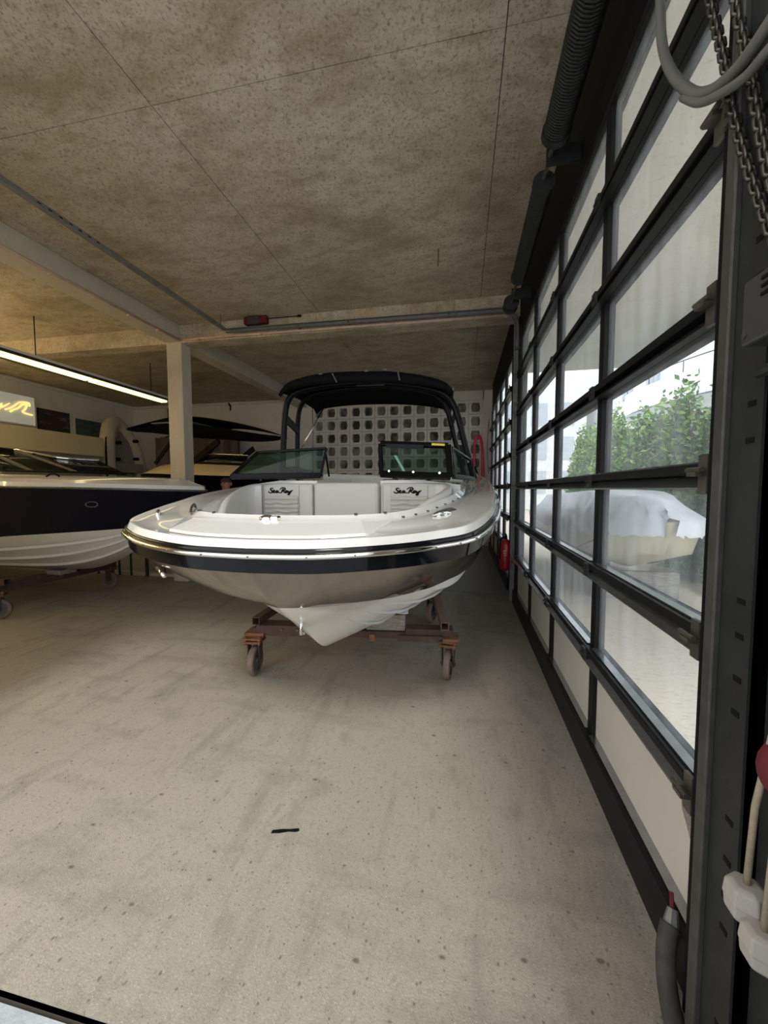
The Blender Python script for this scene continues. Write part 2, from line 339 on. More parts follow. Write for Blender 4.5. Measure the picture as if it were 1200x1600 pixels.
# left wall, front wall, back wall, right wall
wl = struct(MB().box(-10.3, .6, 0, -10.1, 10.7, CEIL).build('wall_left', M['wall']))
struct(MB().box(-10.1, 1.0, 3.97, -10.03, 10.5, 4.04).build('trim_2', M['wall']))
wf = struct(empty('wall_front', (-4, .7, 0)))
MB().box(-10.3, .6, 0, -3.1, .8, CEIL).build('wall_section', M['wall'], wf)
MB().box(-3.1, .6, 3.62, .95, .8, CEIL).build('lintel', M['wall'], wf)
MB().box(.74, .6, 0, .95, .8, 3.62).build('wall_section', M['steeld'], wf)
MB().box(.29, .16, 0, .95, .38, CEIL).build('wall_section', M['wall'], wf)
MB().box(.74, .38, 0, .95, .60, CEIL).build('wall_section', M['wall'], wf)
wr = struct(empty('wall_right', (.8, 5, 0)))
for y0, y1, z0 in ((.8,1.18,0),(5.32,5.95,0),(10.05,10.7,0)): MB().box(.742, y0, z0, .80 if y0 > .9 else .95, y1, CEIL).build('pier', M['blackm'] if y0 < 10 else M['wall'], wr)
for y0, y1 in ((1.18,5.32),(5.95,10.05)): MB().box(.70, y0, 3.42, .752, y1, CEIL).build('header', M['blackm'], wr)
YB = 10.56
wb = struct(empty('wall_back', (-4, YB, 0)))
MB().box(-10.2, YB, 0, -4.22, YB+.2, CEIL).build('wall_section', M['wall'], wb)
MB().box(-4.22, YB, 3.80, .52, YB+.2, CEIL).build('wall_section', M['wall'], wb)
MB().box(.50, YB, 0, .95, YB+.2, CEIL).build('wall_section', M['wall'], wb)
struct(MB().box(-10.1, YB-.06, 3.97, -4.3, YB, 4.03).build('trim_3', M['wall']))
struct(MB().box(-4.26, YB-.05, 0, -4.17, YB, 3.84).build('trim_4', M['wall']))
struct(MB().box(-4.17, YB-.025, 3.80, .5, YB, 3.84).build('trim_5', M['wall']))
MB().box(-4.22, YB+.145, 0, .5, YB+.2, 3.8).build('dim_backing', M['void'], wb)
# breeze blocks: square block with a barrel-shaped opening
BP = (.50+4.16)/13
def breeze(x, z):
    mb = MB(); h = BP/2-.004; ow, oh, bul = .088, .118, .028
    inner = []
    for k in range(6): t = k/5; inner.append((ow+bul*math.sin(PI*t), -oh+2*oh*t))
    for k in range(6): t = k/5; inner.append((-ow-bul*math.sin(PI*t), oh-2*oh*t))
    outer = []
    for k in range(6): t = k/5; outer.append((h, -h+2*h*t))
    for k in range(6): t = k/5; outer.append((-h, h-2*h*t))
    y0, y1 = YB, YB+.13
    ro = [(x+a, y0, z+b) for a, b in outer]; ri = [(x+a, y0-.004, z+b) for a, b in inner]; rb = [(x+a, y1, z+b) for a, b in inner]
    ob = [(x+a, y0+.05, z+b) for a, b in outer]
    mb.loft([ob, ro, ri, rb], True)
    return mb.build('breeze_block', M['block'], wb)
b0 = None
for j in range(10):
    for i in range(13):
        x = -4.16+BP*(i+.5); z = 3.80-BP*(j+.5)
        if b0 is None: b0 = breeze(x, z); bx, bz = x, z
        else: share(b0, wb, (x-bx, 0, z-bz))
MB().box(-4.16, YB+.02, 0, .5, YB+.045, .22).build('block_base', M['block'], wb)

# ---------------------------------------------------------------- sectional doors
def section_door(name, y0, hinges=True):
    d = struct(empty(name, (.7, y0, 0)))
    joints = [0, .62, 1.075, 1.54, 1.995, 2.47, 2.945, 3.415]
    pe = [(.07,1.00),(1.07,1.99),(2.06,3.01),(3.08,4.02)]; W_ = 4.10
    pane0 = None; h0 = None
    for k in range(7):
        z0, z1 = joints[k]+.0004, joints[k+1]-.0004
        bt = .175 if k == 0 else .033; tt = .038
        mb = MB()
        mb.box(.66, y0, z0, .75, y0+W_, z0+bt); mb.box(.692, y0, z1-tt, .75, y0+W_, z1)
        mb.box(.69, y0, z0+bt, .75, y0+.07, z1-tt); mb.box(.69, y0+4.02, z0+bt, .75, y0+W_, z1-tt)
        s = mb.build('door_section', M['black'], d, bevel=.004)
        m3 = MB()
        for a in (.95, 2.02, 3.0):
            pass
        for a, b in ((1.00,1.07),(1.99,2.06),(3.01,3.08)):
            MB().box(.695, y0+a, z0+bt, .745, y0+b, z1-tt).build('mullion', M['black'], s, bevel=.003)
        for a, b in pe:
            MB().box(.716, y0+a-.01, z0+bt-.01, .726, y0+b+.01, z1-tt+.01).build('panel' if k == 0 else 'pane', M['panelw'] if k == 0 else M['pane'], s)
        if k < 6:
            MB().prism([(.692,y0+.01,z1-.002),(.692,y0+.01,z1-tt),(.654,y0+.01,z1-tt-.004),(.654,y0+.01,z1-tt+.002)], (0,W_-.02,0)).build('drip_ledge', M['ledge'] if k < 3 else M['black'], s)  # sky reflection put into the colour: pale on lower ledges, black above
        # pane bead along the lower edge, sky glint put into its pale colour; hinges
        for a, b in pe:
            MB().box(.682, y0+a, z0+bt, .716, y0+b, z0+bt+.006).build('glazing_bead', M['ledge'], s)
        if k > 0:
            for yy in (1.035, 2.025, 3.045):
                mb = MB(); mb.box(.648, y0+yy-.025, z0-.035, .661, y0+yy+.025, z0+.03); mb.tube([(.646,y0+yy-.022,z0-.002),(.646,y0+yy+.022,z0-.002)], .007, 8)
                mb.build('hinge', M['steeld'], s)
            # end roller hinge at both stiles
            for yy in (.035, 4.06):
                mb = MB(); mb.box(.650, y0+yy-.02, z0-.055, .661, y0+yy+.02, z0+.055); mb.box(.622, y0+yy-.022, z0-.006, .652, y0+yy+.022, z0+.006)
                mb.tube([(.630,y0+yy-.035,z0+.012),(.630,y0+yy+.035,z0+.012)], .007, 8)
                mb.build('roller_hinge', M['zinc'], s)
    return d
section_door('door_1', 1.20)
section_door('door_2', 5.97)
# guide tracks
def track(pts, name, label, m=None):
    o = thing(name, pts[0], label, 'track')
    return o
gt = thing('guide_track', (.6, 5.4, 0), 'grey steel door track rising by the pillar and bending along the concrete beam', 'door track')
arc = [(.665-.22+.22*math.cos(t), 5.42, 3.60+.22*math.sin(t)) for t in [i/8*PI/2 for i in range(9)]]
def channel(pts, nrm, w, dpt, th):
    mb = MB(); n = Vector(nrm)
    rows = []
    for i, p in enumerate(pts):
        p = Vector(p); t = (Vector(pts[min(i+1,len(pts)-1)])-Vector(pts[max(i-1,0)])).normalized(); u = t.cross(n).normalized()
        rows.append([p+u*a+n*b for a, b in ((-w/2,-dpt/2),(-w/2,dpt/2),(-w/2+th,dpt/2),(-w/2+th,-dpt/2+th),(w/2-th,-dpt/2+th),(w/2-th,dpt/2),(w/2,dpt/2),(w/2,-dpt/2))])
    R = mb.loft(rows, True); mb.face(R[0][::-1]); mb.face(R[-1]); return mb
channel([(.665,5.42,.0),(.665,5.42,1.2),(.665,5.42,2.4)]+arc+[(-1.0,5.42,3.835),(-3.5,5.42,3.865)], (0,-1,0), .055, .05, .006).build('rail', M['steell'], gt)
for z in (.5,1.2,1.9,2.6,3.3): MB().box(.635, 5.375, z, .735, 5.385, z+.03).build('bracket', M['zinc'], gt)
for x in (-.2, -1.6, -2.35): MB().box(x-.015, 5.435, 3.83, x+.015, 5.499, 3.86).build('hanger', M['steel'], gt)
gr = thing('track_crossbar', (-3.5, 3.5, 3.8), 'long grey perforated steel bar below the ceiling, running beside the left concrete beam', 'steel bar')
mb = MB(); mb.box(-3.53, .9, 3.855, -3.48, 5.40, 3.90); mb.build('bar', M['steell'], gr, bevel=.004)
for y in (1.0, 5.3): MB().tube([(-3.505,y,3.90),(-3.505,y,CEIL)], .004, 6).build('hanger', M['steel'], gr)
for k in range(7):
    MB().box(-3.532, 2.75+.09*k, 3.872, -3.478, 2.78+.09*k, 3.882).build('slot', M['blackm'], gr)
# near guide track and angle with slots
nt_ = thing('near_door_track', (.66, 1.0, 0), 'dark slotted steel track post at the near end of the glazed door', 'door track')
MB().box(.62, .975, 0, .626, 1.09, 3.5).build('slotted_plate', M['steeld'], nt_)
mb = MB(); mb.box(.612, 1.088, 0, .70, 1.112, 3.5); mb.box(.604, 1.075, 0, .622, 1.112, 3.5); mb.build('track_lip', M['steel'], nt_, bevel=.004)
MB().box(.64, 1.115, 0, .70, 1.19, 3.5).build('track_channel', M['blackm'], nt_)
MB().box(.655, .80, 0, .70, .975, 3.5).build('back_angle', M['steeld'], nt_, bevel=.003)
for z in [.12,.2,.45,.53,.62,.72,.98,1.06,1.16,1.24,1.60,1.68,1.95,2.03,2.3,2.38]:
    MB().box(.6185, .995, z, .6195+.003, 1.02, z+.013).build('slot', M['blackm'], nt_)
# torsion springs above the door
sp = thing('torsion_spring', (.5, 2.0, 3.7), 'long dark coil spring above the near glazed door, closest to the camera', 'spring', 'door springs')
def coil(y0, y1, x, z, r, parent):
    MB().tube([(x,y0,z),(x,y1,z)], r*.9, 14).build('coil_core', M['spring'], parent, smooth=True, autos=40)
    n = int((y1-y0)/.017); mb = MB()
    for k in range(n): 
        y = y0+.010+.017*k; mb.tube([(x+r*.93*math.cos(2*PI*i/12), y, z+r*.93*math.sin(2*PI*i/12)) for i in range(12)], .0082, 5, closed=True)
    o = mb.build('coil', M['spring'], parent, smooth=True); o['kind'] = 'stuff'
    for y in (y0, y1): MB().tube([(x,y-.02,z),(x,y+.02,z)], r*1.12, 16).build('cone', M['steeld'], parent, smooth=True, autos=40)
coil(1.2, 2.58, .52, 3.60, .075, sp)
MB().box(.50, 1.24, 3.57, .705, 1.27, 3.63).build('bracket', M['steeld'], sp)
s2 = thing('torsion_spring', (.5, 3.3, 3.7), 'dark coil spring above the glazed door, the farther of two', 'spring', 'door springs')
coil(2.95, 4.15, .52, 3.58, .066, s2)
sh = thing('spring_shaft', (.52, 3.2, 3.6), 'thin steel shaft joining the two springs above the door, with cable drum', 'shaft')
MB().tube([(.52,1.1,3.60),(.52,4.95,3.60)], .0135, 10).build('shaft', M['zinc'], sh, smooth=True, autos=40)
for y in (2.76, 4.55): 
    mb = MB(); mb.box(.50, y-.012, 3.55, .705, y+.012, 3.66); mb.build('bearing_plate', M['steeld'], sh)
MB().tube([(.52,4.72,3.60),(.52,4.76,3.60),(.52,4.80,3.60),(.52,4.84,3.60)], [.085,.07,.07,.085], 18).build('cable_drum', M['steeld'], sh, smooth=True, autos=40)
for o in (sp, s2): pass

# ---------------------------------------------------------------- pipes & ceiling fittings
pk = thing('conduit_pipe', (-2, 5.48, 3.8), 'pale pinkish pipe clipped along the bottom edge of the cross beam', 'pipe')
MB().tube([(-4.32,5.475,3.815),(-2,5.475,3.797),(.50,5.475,3.775)], .02, 8).build('pipe', M['pinkpipe'], pk, smooth=True)
for k in range(9): 
    x = -4.0+.52*k; MB().box(x-.012, 5.455, 3.782, x+.012, 5.50, 3.80).build('clip', M['pinkpipe'], pk)
pk2 = thing('conduit_pipe', (-4.32, 3, 3.8), 'pale pipe clipped along the lower edge of the left concrete beam', 'pipe')
MB().tube([(-4.325,.9,3.80),(-4.325,5.44,3.805)], .018, 8).build('pipe', M['pinkpipe'], pk2, smooth=True)
for k in range(8): MB().box(-4.345, 1.5+.5*k, 3.77, -4.31, 1.525+.5*k, 3.79).build('clip', M['pinkpipe'], pk2)
bx = thing('junction_box', (-3.05, 5.44, 3.92), 'small grey box with dark red ends under the far cross beam', 'box')
MB().box(-3.13, 5.40, 3.925, -2.95, 5.50, 4.045).build('box', M['steel'], bx, bevel=.006)
MB().box(-3.20, 5.41, 3.935, -3.131, 5.50, 4.04).build('end_cap', M['dkred'], bx, bevel=.006)
MB().box(-2.949, 5.41, 3.935, -2.84, 5.50, 4.04).build('end_cap', M['dkred'], bx, bevel=.006)
MB().tube([(-2.84,5.44,4.0),(-2.35,5.44,3.995)], .008, 6).build('rod', M['steeld'], bx)
MB().tube([(-2.36,5.44,3.995),(-2.31,5.44,3.995)], .018, 8).build('knob', M['blackm'], bx)
hk = tag(MB().tube([(-.28,4.35,CEIL),(-.28,4.35,3.93),(-.285,4.37,3.89)], .008, 6).build('ceiling_hook', M['rustor']), 'rusty hook hanging from the concrete ceiling before the cross beam', 'hook')

# ---------------------------------------------------------------- MAIN BOAT
XC = -.92
st = dict(
 rail=[(0,1.525),(.28,1.545),(.5,1.605),(.70,1.69),(.85,1.785),(.95,1.87),(1.02,2.0),(1.08,2.2),(1.13,2.45),(1.18,3.0),(1.22,4.2),(1.21,5.8),(1.19,7.6)],
 col=[(0,1.84,.884),(.14,1.96,.862),(.22,2.04,.85),(.30,2.13,.84),(.38,2.27,.83),(.46,2.42,.82),(.54,2.56,.805),(.64,2.73,.80),(.76,2.92,.80),(.91,3.37,.80),(1.03,4.4,.83),(1.06,5.9,.90),(1.07,7.6,.98)],
 keel=[(0,1.84,.884),(0,1.92,.83),(0,2.0,.775),(0,2.08,.72),(0,2.17,.655),(0,2.27,.575),(0,2.38,.49),(0,2.50,.42),(0,2.66,.385),(0,3.1,.39),(0,4.2,.45),(0,5.9,.54),(0,7.6,.62)],
 coam=[(0,1.86,1.365),(.2,1.865,1.367),(.36,1.88,1.37),(.50,1.93,1.375),(.58,2.0,1.38),(.64,2.1,1.388),(.70,2.25,1.40),(.77,2.45,1.425),(.84,2.65,1.45),(.90,2.98,1.488),(.93,4.0,1.56),(.95,5.8,1.62),(.95,7.6,1.66)])
def railz(y): return 1.22+.14*(y-1.6) if y < 3.2 else 1.444+.07*(y-3.2)
st['rail'] = [(h, y, railz(y)) for h, y in st['rail']]
NS = 97
L = {k: spline(v, NS) for k, v in st.items()}
def shift(line, dh, dz, dy=0):
    """move a line inboard (towards the boat's middle) in plan by dh, up by dz"""
    out = []
    for i, (h, y, z) in enumerate(line):
        a = line[max(i-1,0)]; b = line[min(i+1,len(line)-1)]
        if i == 0: nx, ny = 0, 1
        else:
            tx, ty = b[0]-a[0], b[1]-a[1]; l = math.hypot(tx, ty) or 1; nx, ny = -ty/l, tx/l
        out.append((max(h+nx*dh,0), y+ny*dh, z+dz))
    return out
def mixl(a, b, t): return [tuple(lerp(p, q, t) for p, q in zip(u, v)) for u, v in zip(a, b)]
def bloft(mb, lines):
    for s in (1, -1): mb.loft([[(XC+s*p[0], p[1], p[2]) for p in ln] for ln in lines])
boat = thing('bowrider_boat', (XC, 4.5, .38), 'white and graphite motorboat with black tower canopy, in the centre on rusty trolley', 'boat')
# bottom with chine
chine = [(h*(1-.10*max(0,1-h/.6)) if h > 0 else 0, y, z-.062*min(1, max(0,(h-.42)/.4))) for h, y, z in L['col']]
mb = MB(); m1 = mixl(chine, L['keel'], .35); m2 = mixl(chine, L['keel'], .7)
m1 = [(h*1.0, y, z-.022*min(1,h/.45)) for h, y, z in m1]; m2 = [(h, y, z-.016*min(1,h/.2)) for h, y, z in m2]
bloft(mb, [L['col'], chine, m1, m2, L['keel']])
mb.build('hull_bottom', M['gelcream'], boat, smooth=True, autos=50)
for base, i0 in ((mixl(chine,m1,.45),42),(mixl(chine,m1,.9),40),(mixl(m1,m2,.5),39)):
    mb = MB()
    for sd in (1,-1):
        rows = []
        for k, (h, y, z) in enumerate(base[i0:]):
            w = .017*min(1, k/14); rows.append([(XC+sd*(h+w), y, z+.008), (XC+sd*(h+w*1.05), y, z-.010*min(1,k/14)), (XC+sd*(h-w*.5), y, z-.003)])
        mb.loft(rows)
    mb.build('strake', M['gel'], boat, smooth=True, autos=40)
# topsides: graphite, black stripe, chrome rub rail, black strip
s_lo = shift(L['rail'], .022, -.078); s_lo = [(h, y, z) for h, y, z in s_lo]
q1 = mixl(L['col'], s_lo, .33); q2 = mixl(L['col'], s_lo, .68)
q1 = [(h+.055*min(1,h/.5), y-.02*(1-min(1,h/.5)), z-.035*min(1,h/.5)) for h, y, z in q1]; q2 = [(h+.035*min(1,h/.6), y, z-.02*min(1,h/.6)) for h, y, z in q2]
mb = MB(); bloft(mb, [L['col'], q1, q2, s_lo]); mb.build('topside', M['graph'], boat, smooth=True)
r_lo = shift(L['rail'], .004, -.014); r_hi = shift(L['rail'], .004, .012); d_lo = shift(L['rail'], .012, .032)
mb = MB(); bloft(mb, [shift(s_lo, -.004, 0), r_lo]); mb.build('black_stripe', M['stripe'], boat, smooth=True)
mb = MB(); bloft(mb, [r_hi, shift(L['rail'], .0, .03), d_lo]); mb.build('gunwale_strip', M['stripe'], boat, smooth=True)
full = [(XC-p[0], p[1], p[2]) for p in shift(L['rail'], -.004, 0)][::-1] + [(XC+p[0], p[1], p[2]) for p in shift(L['rail'], -.004, 0)][1:]
rr = MB().tube(full, .0135, 8).build('rub_rail', M['chrome'], boat, smooth=True, label='polished chrome rub rail')
for i in range(20, 174, 7):
    p = full[i]; t = Vector(full[i+1])-Vector(full[i-1]); n = Vector((t.y, -t.x, 0)).normalized()
    if n.dot(Vector(p)-Vector((XC,4,1.2))) < 0: n = -n
    q = Vector(p)+n*.0135; MB().tube([q-n*.006, q+n*.004], .004, 6).build('rail_screw', M['zinc'], rr)
# deck
lip0 = d_lo; lip1 = shift(L['rail'], .026, .066); cr = shift(L['rail'], .045, .068)
ins = shift(L['rail'], .056, .064)
coam = L['coam']; cb = shift(coam, -.03, -.03)
g1 = mixl(ins, cb, .35); g2 = mixl(ins, cb, .72)
g1 = [(h, y, z+.004) for h, y, z in g1]; g2 = [(h, y, z+.004) for h, y, z in g2]
cin = shift(coam, .022, -.004)
mb = MB(); bloft(mb, [lip0, lip1, cr, ins, g1, g2, cb, coam, cin]); mb.build('deck', M['gel'], boat, smooth=True, autos=38)
# raised front panel with bevelled corners
def at(line, h):
    for a, b in zip(line, line[1:]):
        if a[0] <= h <= b[0] and b[0] > a[0]: t = (h-a[0])/(b[0]-a[0]); return tuple(lerp(p, q, t) for p, q in zip(a, b))
    return line[-1]
mb = MB(); rows = []
N = 17
for k in range(N):
    u = -1+2*k/(N-1); s = 1 if u >= 0 else -1; a = abs(u)
    pb = at(ins, a*.50); pt = at(g2, a*.47)
    top_y, top_z = pt[1]-.03, pt[2]+.020
    bot = (XC+s*pb[0], pb[1]+.012, pb[2]+.005); bot2 = (XC+s*pb[0], pb[1]+.02, pb[2]+.018)
    back = at(cb, min(a*.46, .5)); 
    rows.append([bot, bot2, (XC+s*a*.455, top_y-.005, top_z-.006), (XC+s*a*.455, top_y+.012, top_z+.002), (XC+s*a*.45, back[1]+.004, back[2]+.008)])
mb.loft(rows)
for s, row in ((-1, rows[0]), (1, rows[-1])):
    tip = (row[3][0]+s*.13, row[3][1]+.10, row[3][2]-.008); foot = (row[0][0]+s*.02, row[0][1]+.02, row[0][2]-.006)
    ps = [Vector(p) for p in row]
    a = [mb.v(p) for p in ps]; t_ = mb.v(tip); f_ = mb.v(foot)
    mb.face([a[0], a[1], f_]); mb.face([a[1], a[2], t_, f_]); mb.face([a[2], a[3], t_]); mb.face([a[3], a[4], t_])
mb.build('bow_panel', M['gel'], boat, smooth=False)
# inner liner
mb = MB(); low = [(max(h-.12,0), y+.06, 1.16) for h, y, z in cin]
bloft(mb, [[p for p in cin[:74]], [(max(p[0]-.015,0), p[1]+.02, p[2]-.05) for p in cin[:74]], low[:74]])
mb.loft([[(XC-p[0], p[1], 1.16), (XC+p[0], p[1], 1.16)] for p in low[1:74]])
mb.build('cockpit_liner', M['gel'], boat, smooth=True, autos=40)
# console deck behind the seats, with centre walkway, and aft deck
CD = 3.10
for s in (-1, 1):
    mb = MB(); rows = []
    for y, z in ((CD,1.568),(3.3,1.585),(3.7,1.60),(4.1,1.60)):
        hw = at([(p[1], p[0], p[2]) for p in cin], y)[1] + .02
        rows.append([(XC+s*.27, y, 1.0), (XC+s*.27, y, z), (XC+s*.6, y, z+.004), (XC+s*hw, y, z-.035), (XC+s*(hw+.005), y, 1.45)])
    R = mb.loft(rows); mb.face(R[0]); mb.face(R[-1]); mb.build('console', M['gel'], boat, autos=40)
mb = MB(); mb.prism([(XC-.62,4.16,.95),(XC+.34,4.16,.95),(XC+.34,4.16,1.635),(XC-.62,4.16,1.675)], (0,.16,0)); mb.build('lounge_back', M['vinyl'], boat, bevel=.03)
for x in (XC+.20, XC+.27): MB().tube([(x,4.14,1.615),(x,4.165,1.615)], .018, 10).build('button', M['blackm'], boat)
mb = MB(); mb.box(XC-.93, 5.3, 1.0, XC+.93, 7.5, 1.70); mb.build('aft_deck', M['gel'], boat, bevel=.05)
mb = MB(); mb.box(XC-.26, 3.2, .9, XC+.26, 5.7, .96); mb.box(XC-.95, 4.1, .9, XC+.95, 5.7, .95); mb.build('cockpit_sole', M['gel'], boat)
for x in (XC+.16, XC+.26): MB().tube([(x,5.42,1.70),(x,5.42,1.72)], .04, 12).build('cup_holder', M['blackm'], boat)
mb = MB(); rowt = []
for ln in (L['keel'], m2, m1, chine, L['col'], q1, s_lo, d_lo, lip1, g1, cb): rowt.append(ln[-1])
mb.poly([(XC+p[0], p[1], p[2]) for p in rowt] + [(XC-p[0], p[1], p[2]) for p in rowt[::-1][:-1]])
mb.build('transom', M['gel'], boat)
# upholstery: pads
def pad(x0, x1, z0, z1, y, d=.07, bev=.022): return MB().box(x0, y-d, z0, x1, y, z1).build('cushion', M['vinyl'], boat, bevel=bev)
STROKES = [[(1.6,1.7),(1.2,2.05),(.6,1.85),(.5,1.4),(.95,1.05),(1.25,.65),(1.0,.2),(.3,.1),(-.4,.45),(-.2,.65)],
 [(1.45,.55),(2.05,.7),(2.2,1.0),(1.9,1.1),(1.6,.7),(1.7,.22),(2.2,.2),(2.75,.55)],
 [(3.6,.95),(3.1,1.0),(2.8,.6),(3.0,.2),(3.4,.4),(3.68,.95),(3.6,.3),(4.1,.25),(4.8,.1)],
 [(5.0,-.1),(5.5,.9),(5.95,1.9)], [(4.5,1.5),(5.3,2.15),(6.5,2.15),(6.75,1.6),(6.2,1.15),(5.6,1.0),(6.2,.6),(6.6,.15),(7.0,.1)],
 [(7.75,.95),(7.2,1.0),(6.9,.6),(7.1,.2),(7.5,.4),(7.8,.95),(7.7,.3),(8.1,.3)],
 [(8.3,.95),(8.2,.45),(8.55,.3),(9.05,.9)], [(9.15,1.05),(8.9,.2),(8.5,-.6),(8.0,-.55),(8.4,-.1),(9.3,.6),(9.9,1.25)]]
def script(mb, fx, r):
    for s in STROKES:
        pts = spline(s, len(s)*4); mb.tube([fx(x, y) for x, y in pts], [r*(.55+.45*math.sin(PI*i/(len(pts)-1))) for i in range(len(pts))], 6)
def backrest(x0, x1, lx0, lx1, y=CD):
    c = MB().box(x0, y-.07, 1.15, x1, y, 1.545).build('backrest', M['vinyl'], boat, bevel=.022)
    # quilted centre field of stitched wave rolls
    q = MB().box(lx0, y-.078, 1.16, lx1, y-.06, 1.525).build('quilted_field', M['vinylq'], c, bevel=.004)
    n = 6
    for k in range(5):
        mb = MB(); rows = []
        zc = 1.425-.036*k; seg = (lx1-lx0)/4
        for i in range(33):
            x = lerp(lx0+.004, lx1-.004, i/32); ph = (x-lx0)/seg; w = (.006 if (int(ph)+0) % 2 else -.006)*math.sin(PI*(ph % 1))
            zt = zc+.0165+w; zb = zc-.0165 - (w if k % 2 == 0 else -w)*.6
            rows.append([(x, y-.074, zt), (x, y-.090, lerp(zt, zb, .14)), (x, y-.097, lerp(zt, zb, .5)), (x, y-.090, lerp(zt, zb, .86)), (x, y-.074, zb)])
        mb.loft(rows); mb.build('quilt_roll', M['vinylq'], c, smooth=True)
    mb = MB(); cx = (lx0+lx1)/2 - .012; k_ = .215/10.3
    script(mb, lambda a, b: (cx+(a-4.75)*k_, y-.081, 1.482+(b-.8)*k_*.95), .0062)
    mb.build('lettering', M['blackm'], c, label='black script lettering reading Sea Ray')
    for x in (x0+.02, lx0, lx1): MB().box(x-.0015, y-.073, 1.16, x+.0015, y-.06, 1.53).build('seam', M['mortar'], c)
backrest(XC-.735, XC-.285, XC-.70, XC-.40)
backrest(XC+.285, XC+.78, XC+.37, XC+.66)
MB().box(XC-.272, CD-.085, 1.15, XC+.272, CD-.01, 1.552).build('walkway_cushion', M['vinyl'], boat, bevel=.028)
# side bolsters curving along the coaming
for s in (-1, 1):
    mb = MB(); rows = []
    pth = spline([(.73,3.045,1.54),(.81,3.02,1.538),(.845,2.90,1.515),(.80,2.68,1.472),(.72,2.45,1.42),(.64,2.27,1.345)], 22)
    for k, (h, y, z) in enumerate(pth):
        a = pth[max(k-1,0)]; b = pth[min(k+1,21)]; tx, ty = b[0]-a[0], b[1]-a[1]; l = math.hypot(tx,ty); nx, ny = ty/l*.05, -tx/l*.05
        rows.append([(XC+s*h, y, 1.17), (XC+s*h, y, z-.01), (XC+s*(h+nx*.3), y+ny*.3, z+.004), (XC+s*(h+nx*.8), y+ny*.8, z), (XC+s*(h+nx), y+ny, z-.02), (XC+s*(h+nx), y+ny, 1.17)])
    R = mb.loft(rows); mb.face(R[0][::-1]); mb.face(R[-1])
    mb.build('side_bolster', M['vinyl'], boat, smooth=True, autos=60)
# deck hardware
XN = XC+.02
nav = MB().box(XC-.05, 1.735, 1.33, XC+.05, 1.80, 1.336).build('bow_light', M['chrome'], boat, bevel=.002, label='chrome bow light')
MB().sphere((XC-.02, 1.765, 1.352), .04, .03, .022).build('lens', M['chrome'], nav, smooth=True)
MB().box(XC+.002, 1.745, 1.335, XC+.045, 1.79, 1.368).build('lens', M['chrome'], nav, bevel=.008)
def cleat(x, y, z, ang):
    c = MB(); d = Vector((math.cos(ang), math.sin(ang), .05)); P = Vector((x, y, z))
    c.tube([P-d*.07+Vector((0,0,.03)), P-d*.03+Vector((0,0,.036)), P+d*.03+Vector((0,0,.036)), P+d*.07+Vector((0,0,.03))], [.006,.010,.010,.006], 8)
    c.tube([P-d*.028, P-d*.028+Vector((0,0,.036))], .011, 8); c.tube([P+d*.028, P+d*.028+Vector((0,0,.036))], .011, 8)
    c.build('cleat', M['chrome'], boat, smooth=True, autos=50, label='chrome mooring cleat')
cleat(-1.79, 2.03, 1.33, 2.2); cleat(-.105, 2.12, 1.335, .9)
def grab(pts):
    MB().tube(spline(pts, 12), .008, 8).build('grab_handle', M['steel'], boat, smooth=True)
grab([(-.15,2.10,1.35),(-.13,2.13,1.372),(-.06,2.25,1.387),(-.03,2.30,1.372)])
grab([(-1.61,2.08,1.352),(-1.64,2.13,1.385),(-1.71,2.25,1.40),(-1.74,2.30,1.375)])
for s in (-1, 1):
    for i in (18, 27, 34, 41, 48, 53, 58, 63, 67):
        p = cb[i] if i > 30 else coam[i]; MB().tube([(XC+s*p[0], p[1], p[2]-.002), (XC+s*p[0], p[1], p[2]+.008)], .009, 8).build('snap', M['steel'], boat)
for x in (XC-.8, XC-.62, XC-.42, XC+.40, XC+.60, XC+.8): MB().tube([(x,3.13,1.57),(x,3.13,1.588)], .009, 8).build('snap', M['steel'], boat)
ho = MB().tube([(XC+.64,3.12,1.572),(XC+.70,3.12,1.60),(XC+.78,3.12,1.585)], .018, 8).build('horn', M['blackm'], boat, smooth=True)
# bow eye
MB().tube([(XC+.02,2.10,.745),(XC+.024,2.06,.73),(XC+.024,2.055,.67),(XC+.02,2.10,.655)], .010, 8).build('bow_eye', M['chrome'], boat, smooth=True)
# chrome through-hull bar on the port topside
MB().tube([(-1.72,1.93,1.045),(-1.60,1.845,1.022)], .012, 8).build('spray_bar', M['chrome'], boat, smooth=True)
# windshield
def wframe(corners, name, wd=.022, glass=True, gm=None, thick=None):
    f = MB(); n = len(corners)
    for i in range(n):
        a, b = Vector(corners[i]), Vector(corners[(i+1)%n]); w = thick[i] if thick else wd
        nn = (Vector(corners[1])-Vector(corners[0])).cross(Vector(corners[2])-Vector(corners[0])).normalized()
        f.bar(a, b, w, .028, up=nn)
    fr = f.build(name, M['tower'], boat, bevel=.004)
    if glass:
        nn = (Vector(corners[1])-Vector(corners[0])).cross(Vector(corners[2])-Vector(corners[0])).normalized()
        MB().prism([Vector(c)-nn*.003 for c in corners], nn*.006).build('glass', gm or M['wsglass'], fr)
    return fr
# left (port) panel: outer base, inner base, inner top, outer top
wframe([(-1.83,2.86,1.600),(-1.18,3.16,1.615),(-1.15,3.22,1.848),(-1.78,3.2,1.822)], 'windshield', thick=[.045,.022,.022,.026])
wframe([(-1.83,2.86,1.600),(-1.78,3.2,1.822),(-1.93,4.0,1.87),(-1.95,4.0,1.66)], 'windshield', thick=[.026,.022,.03,.04])
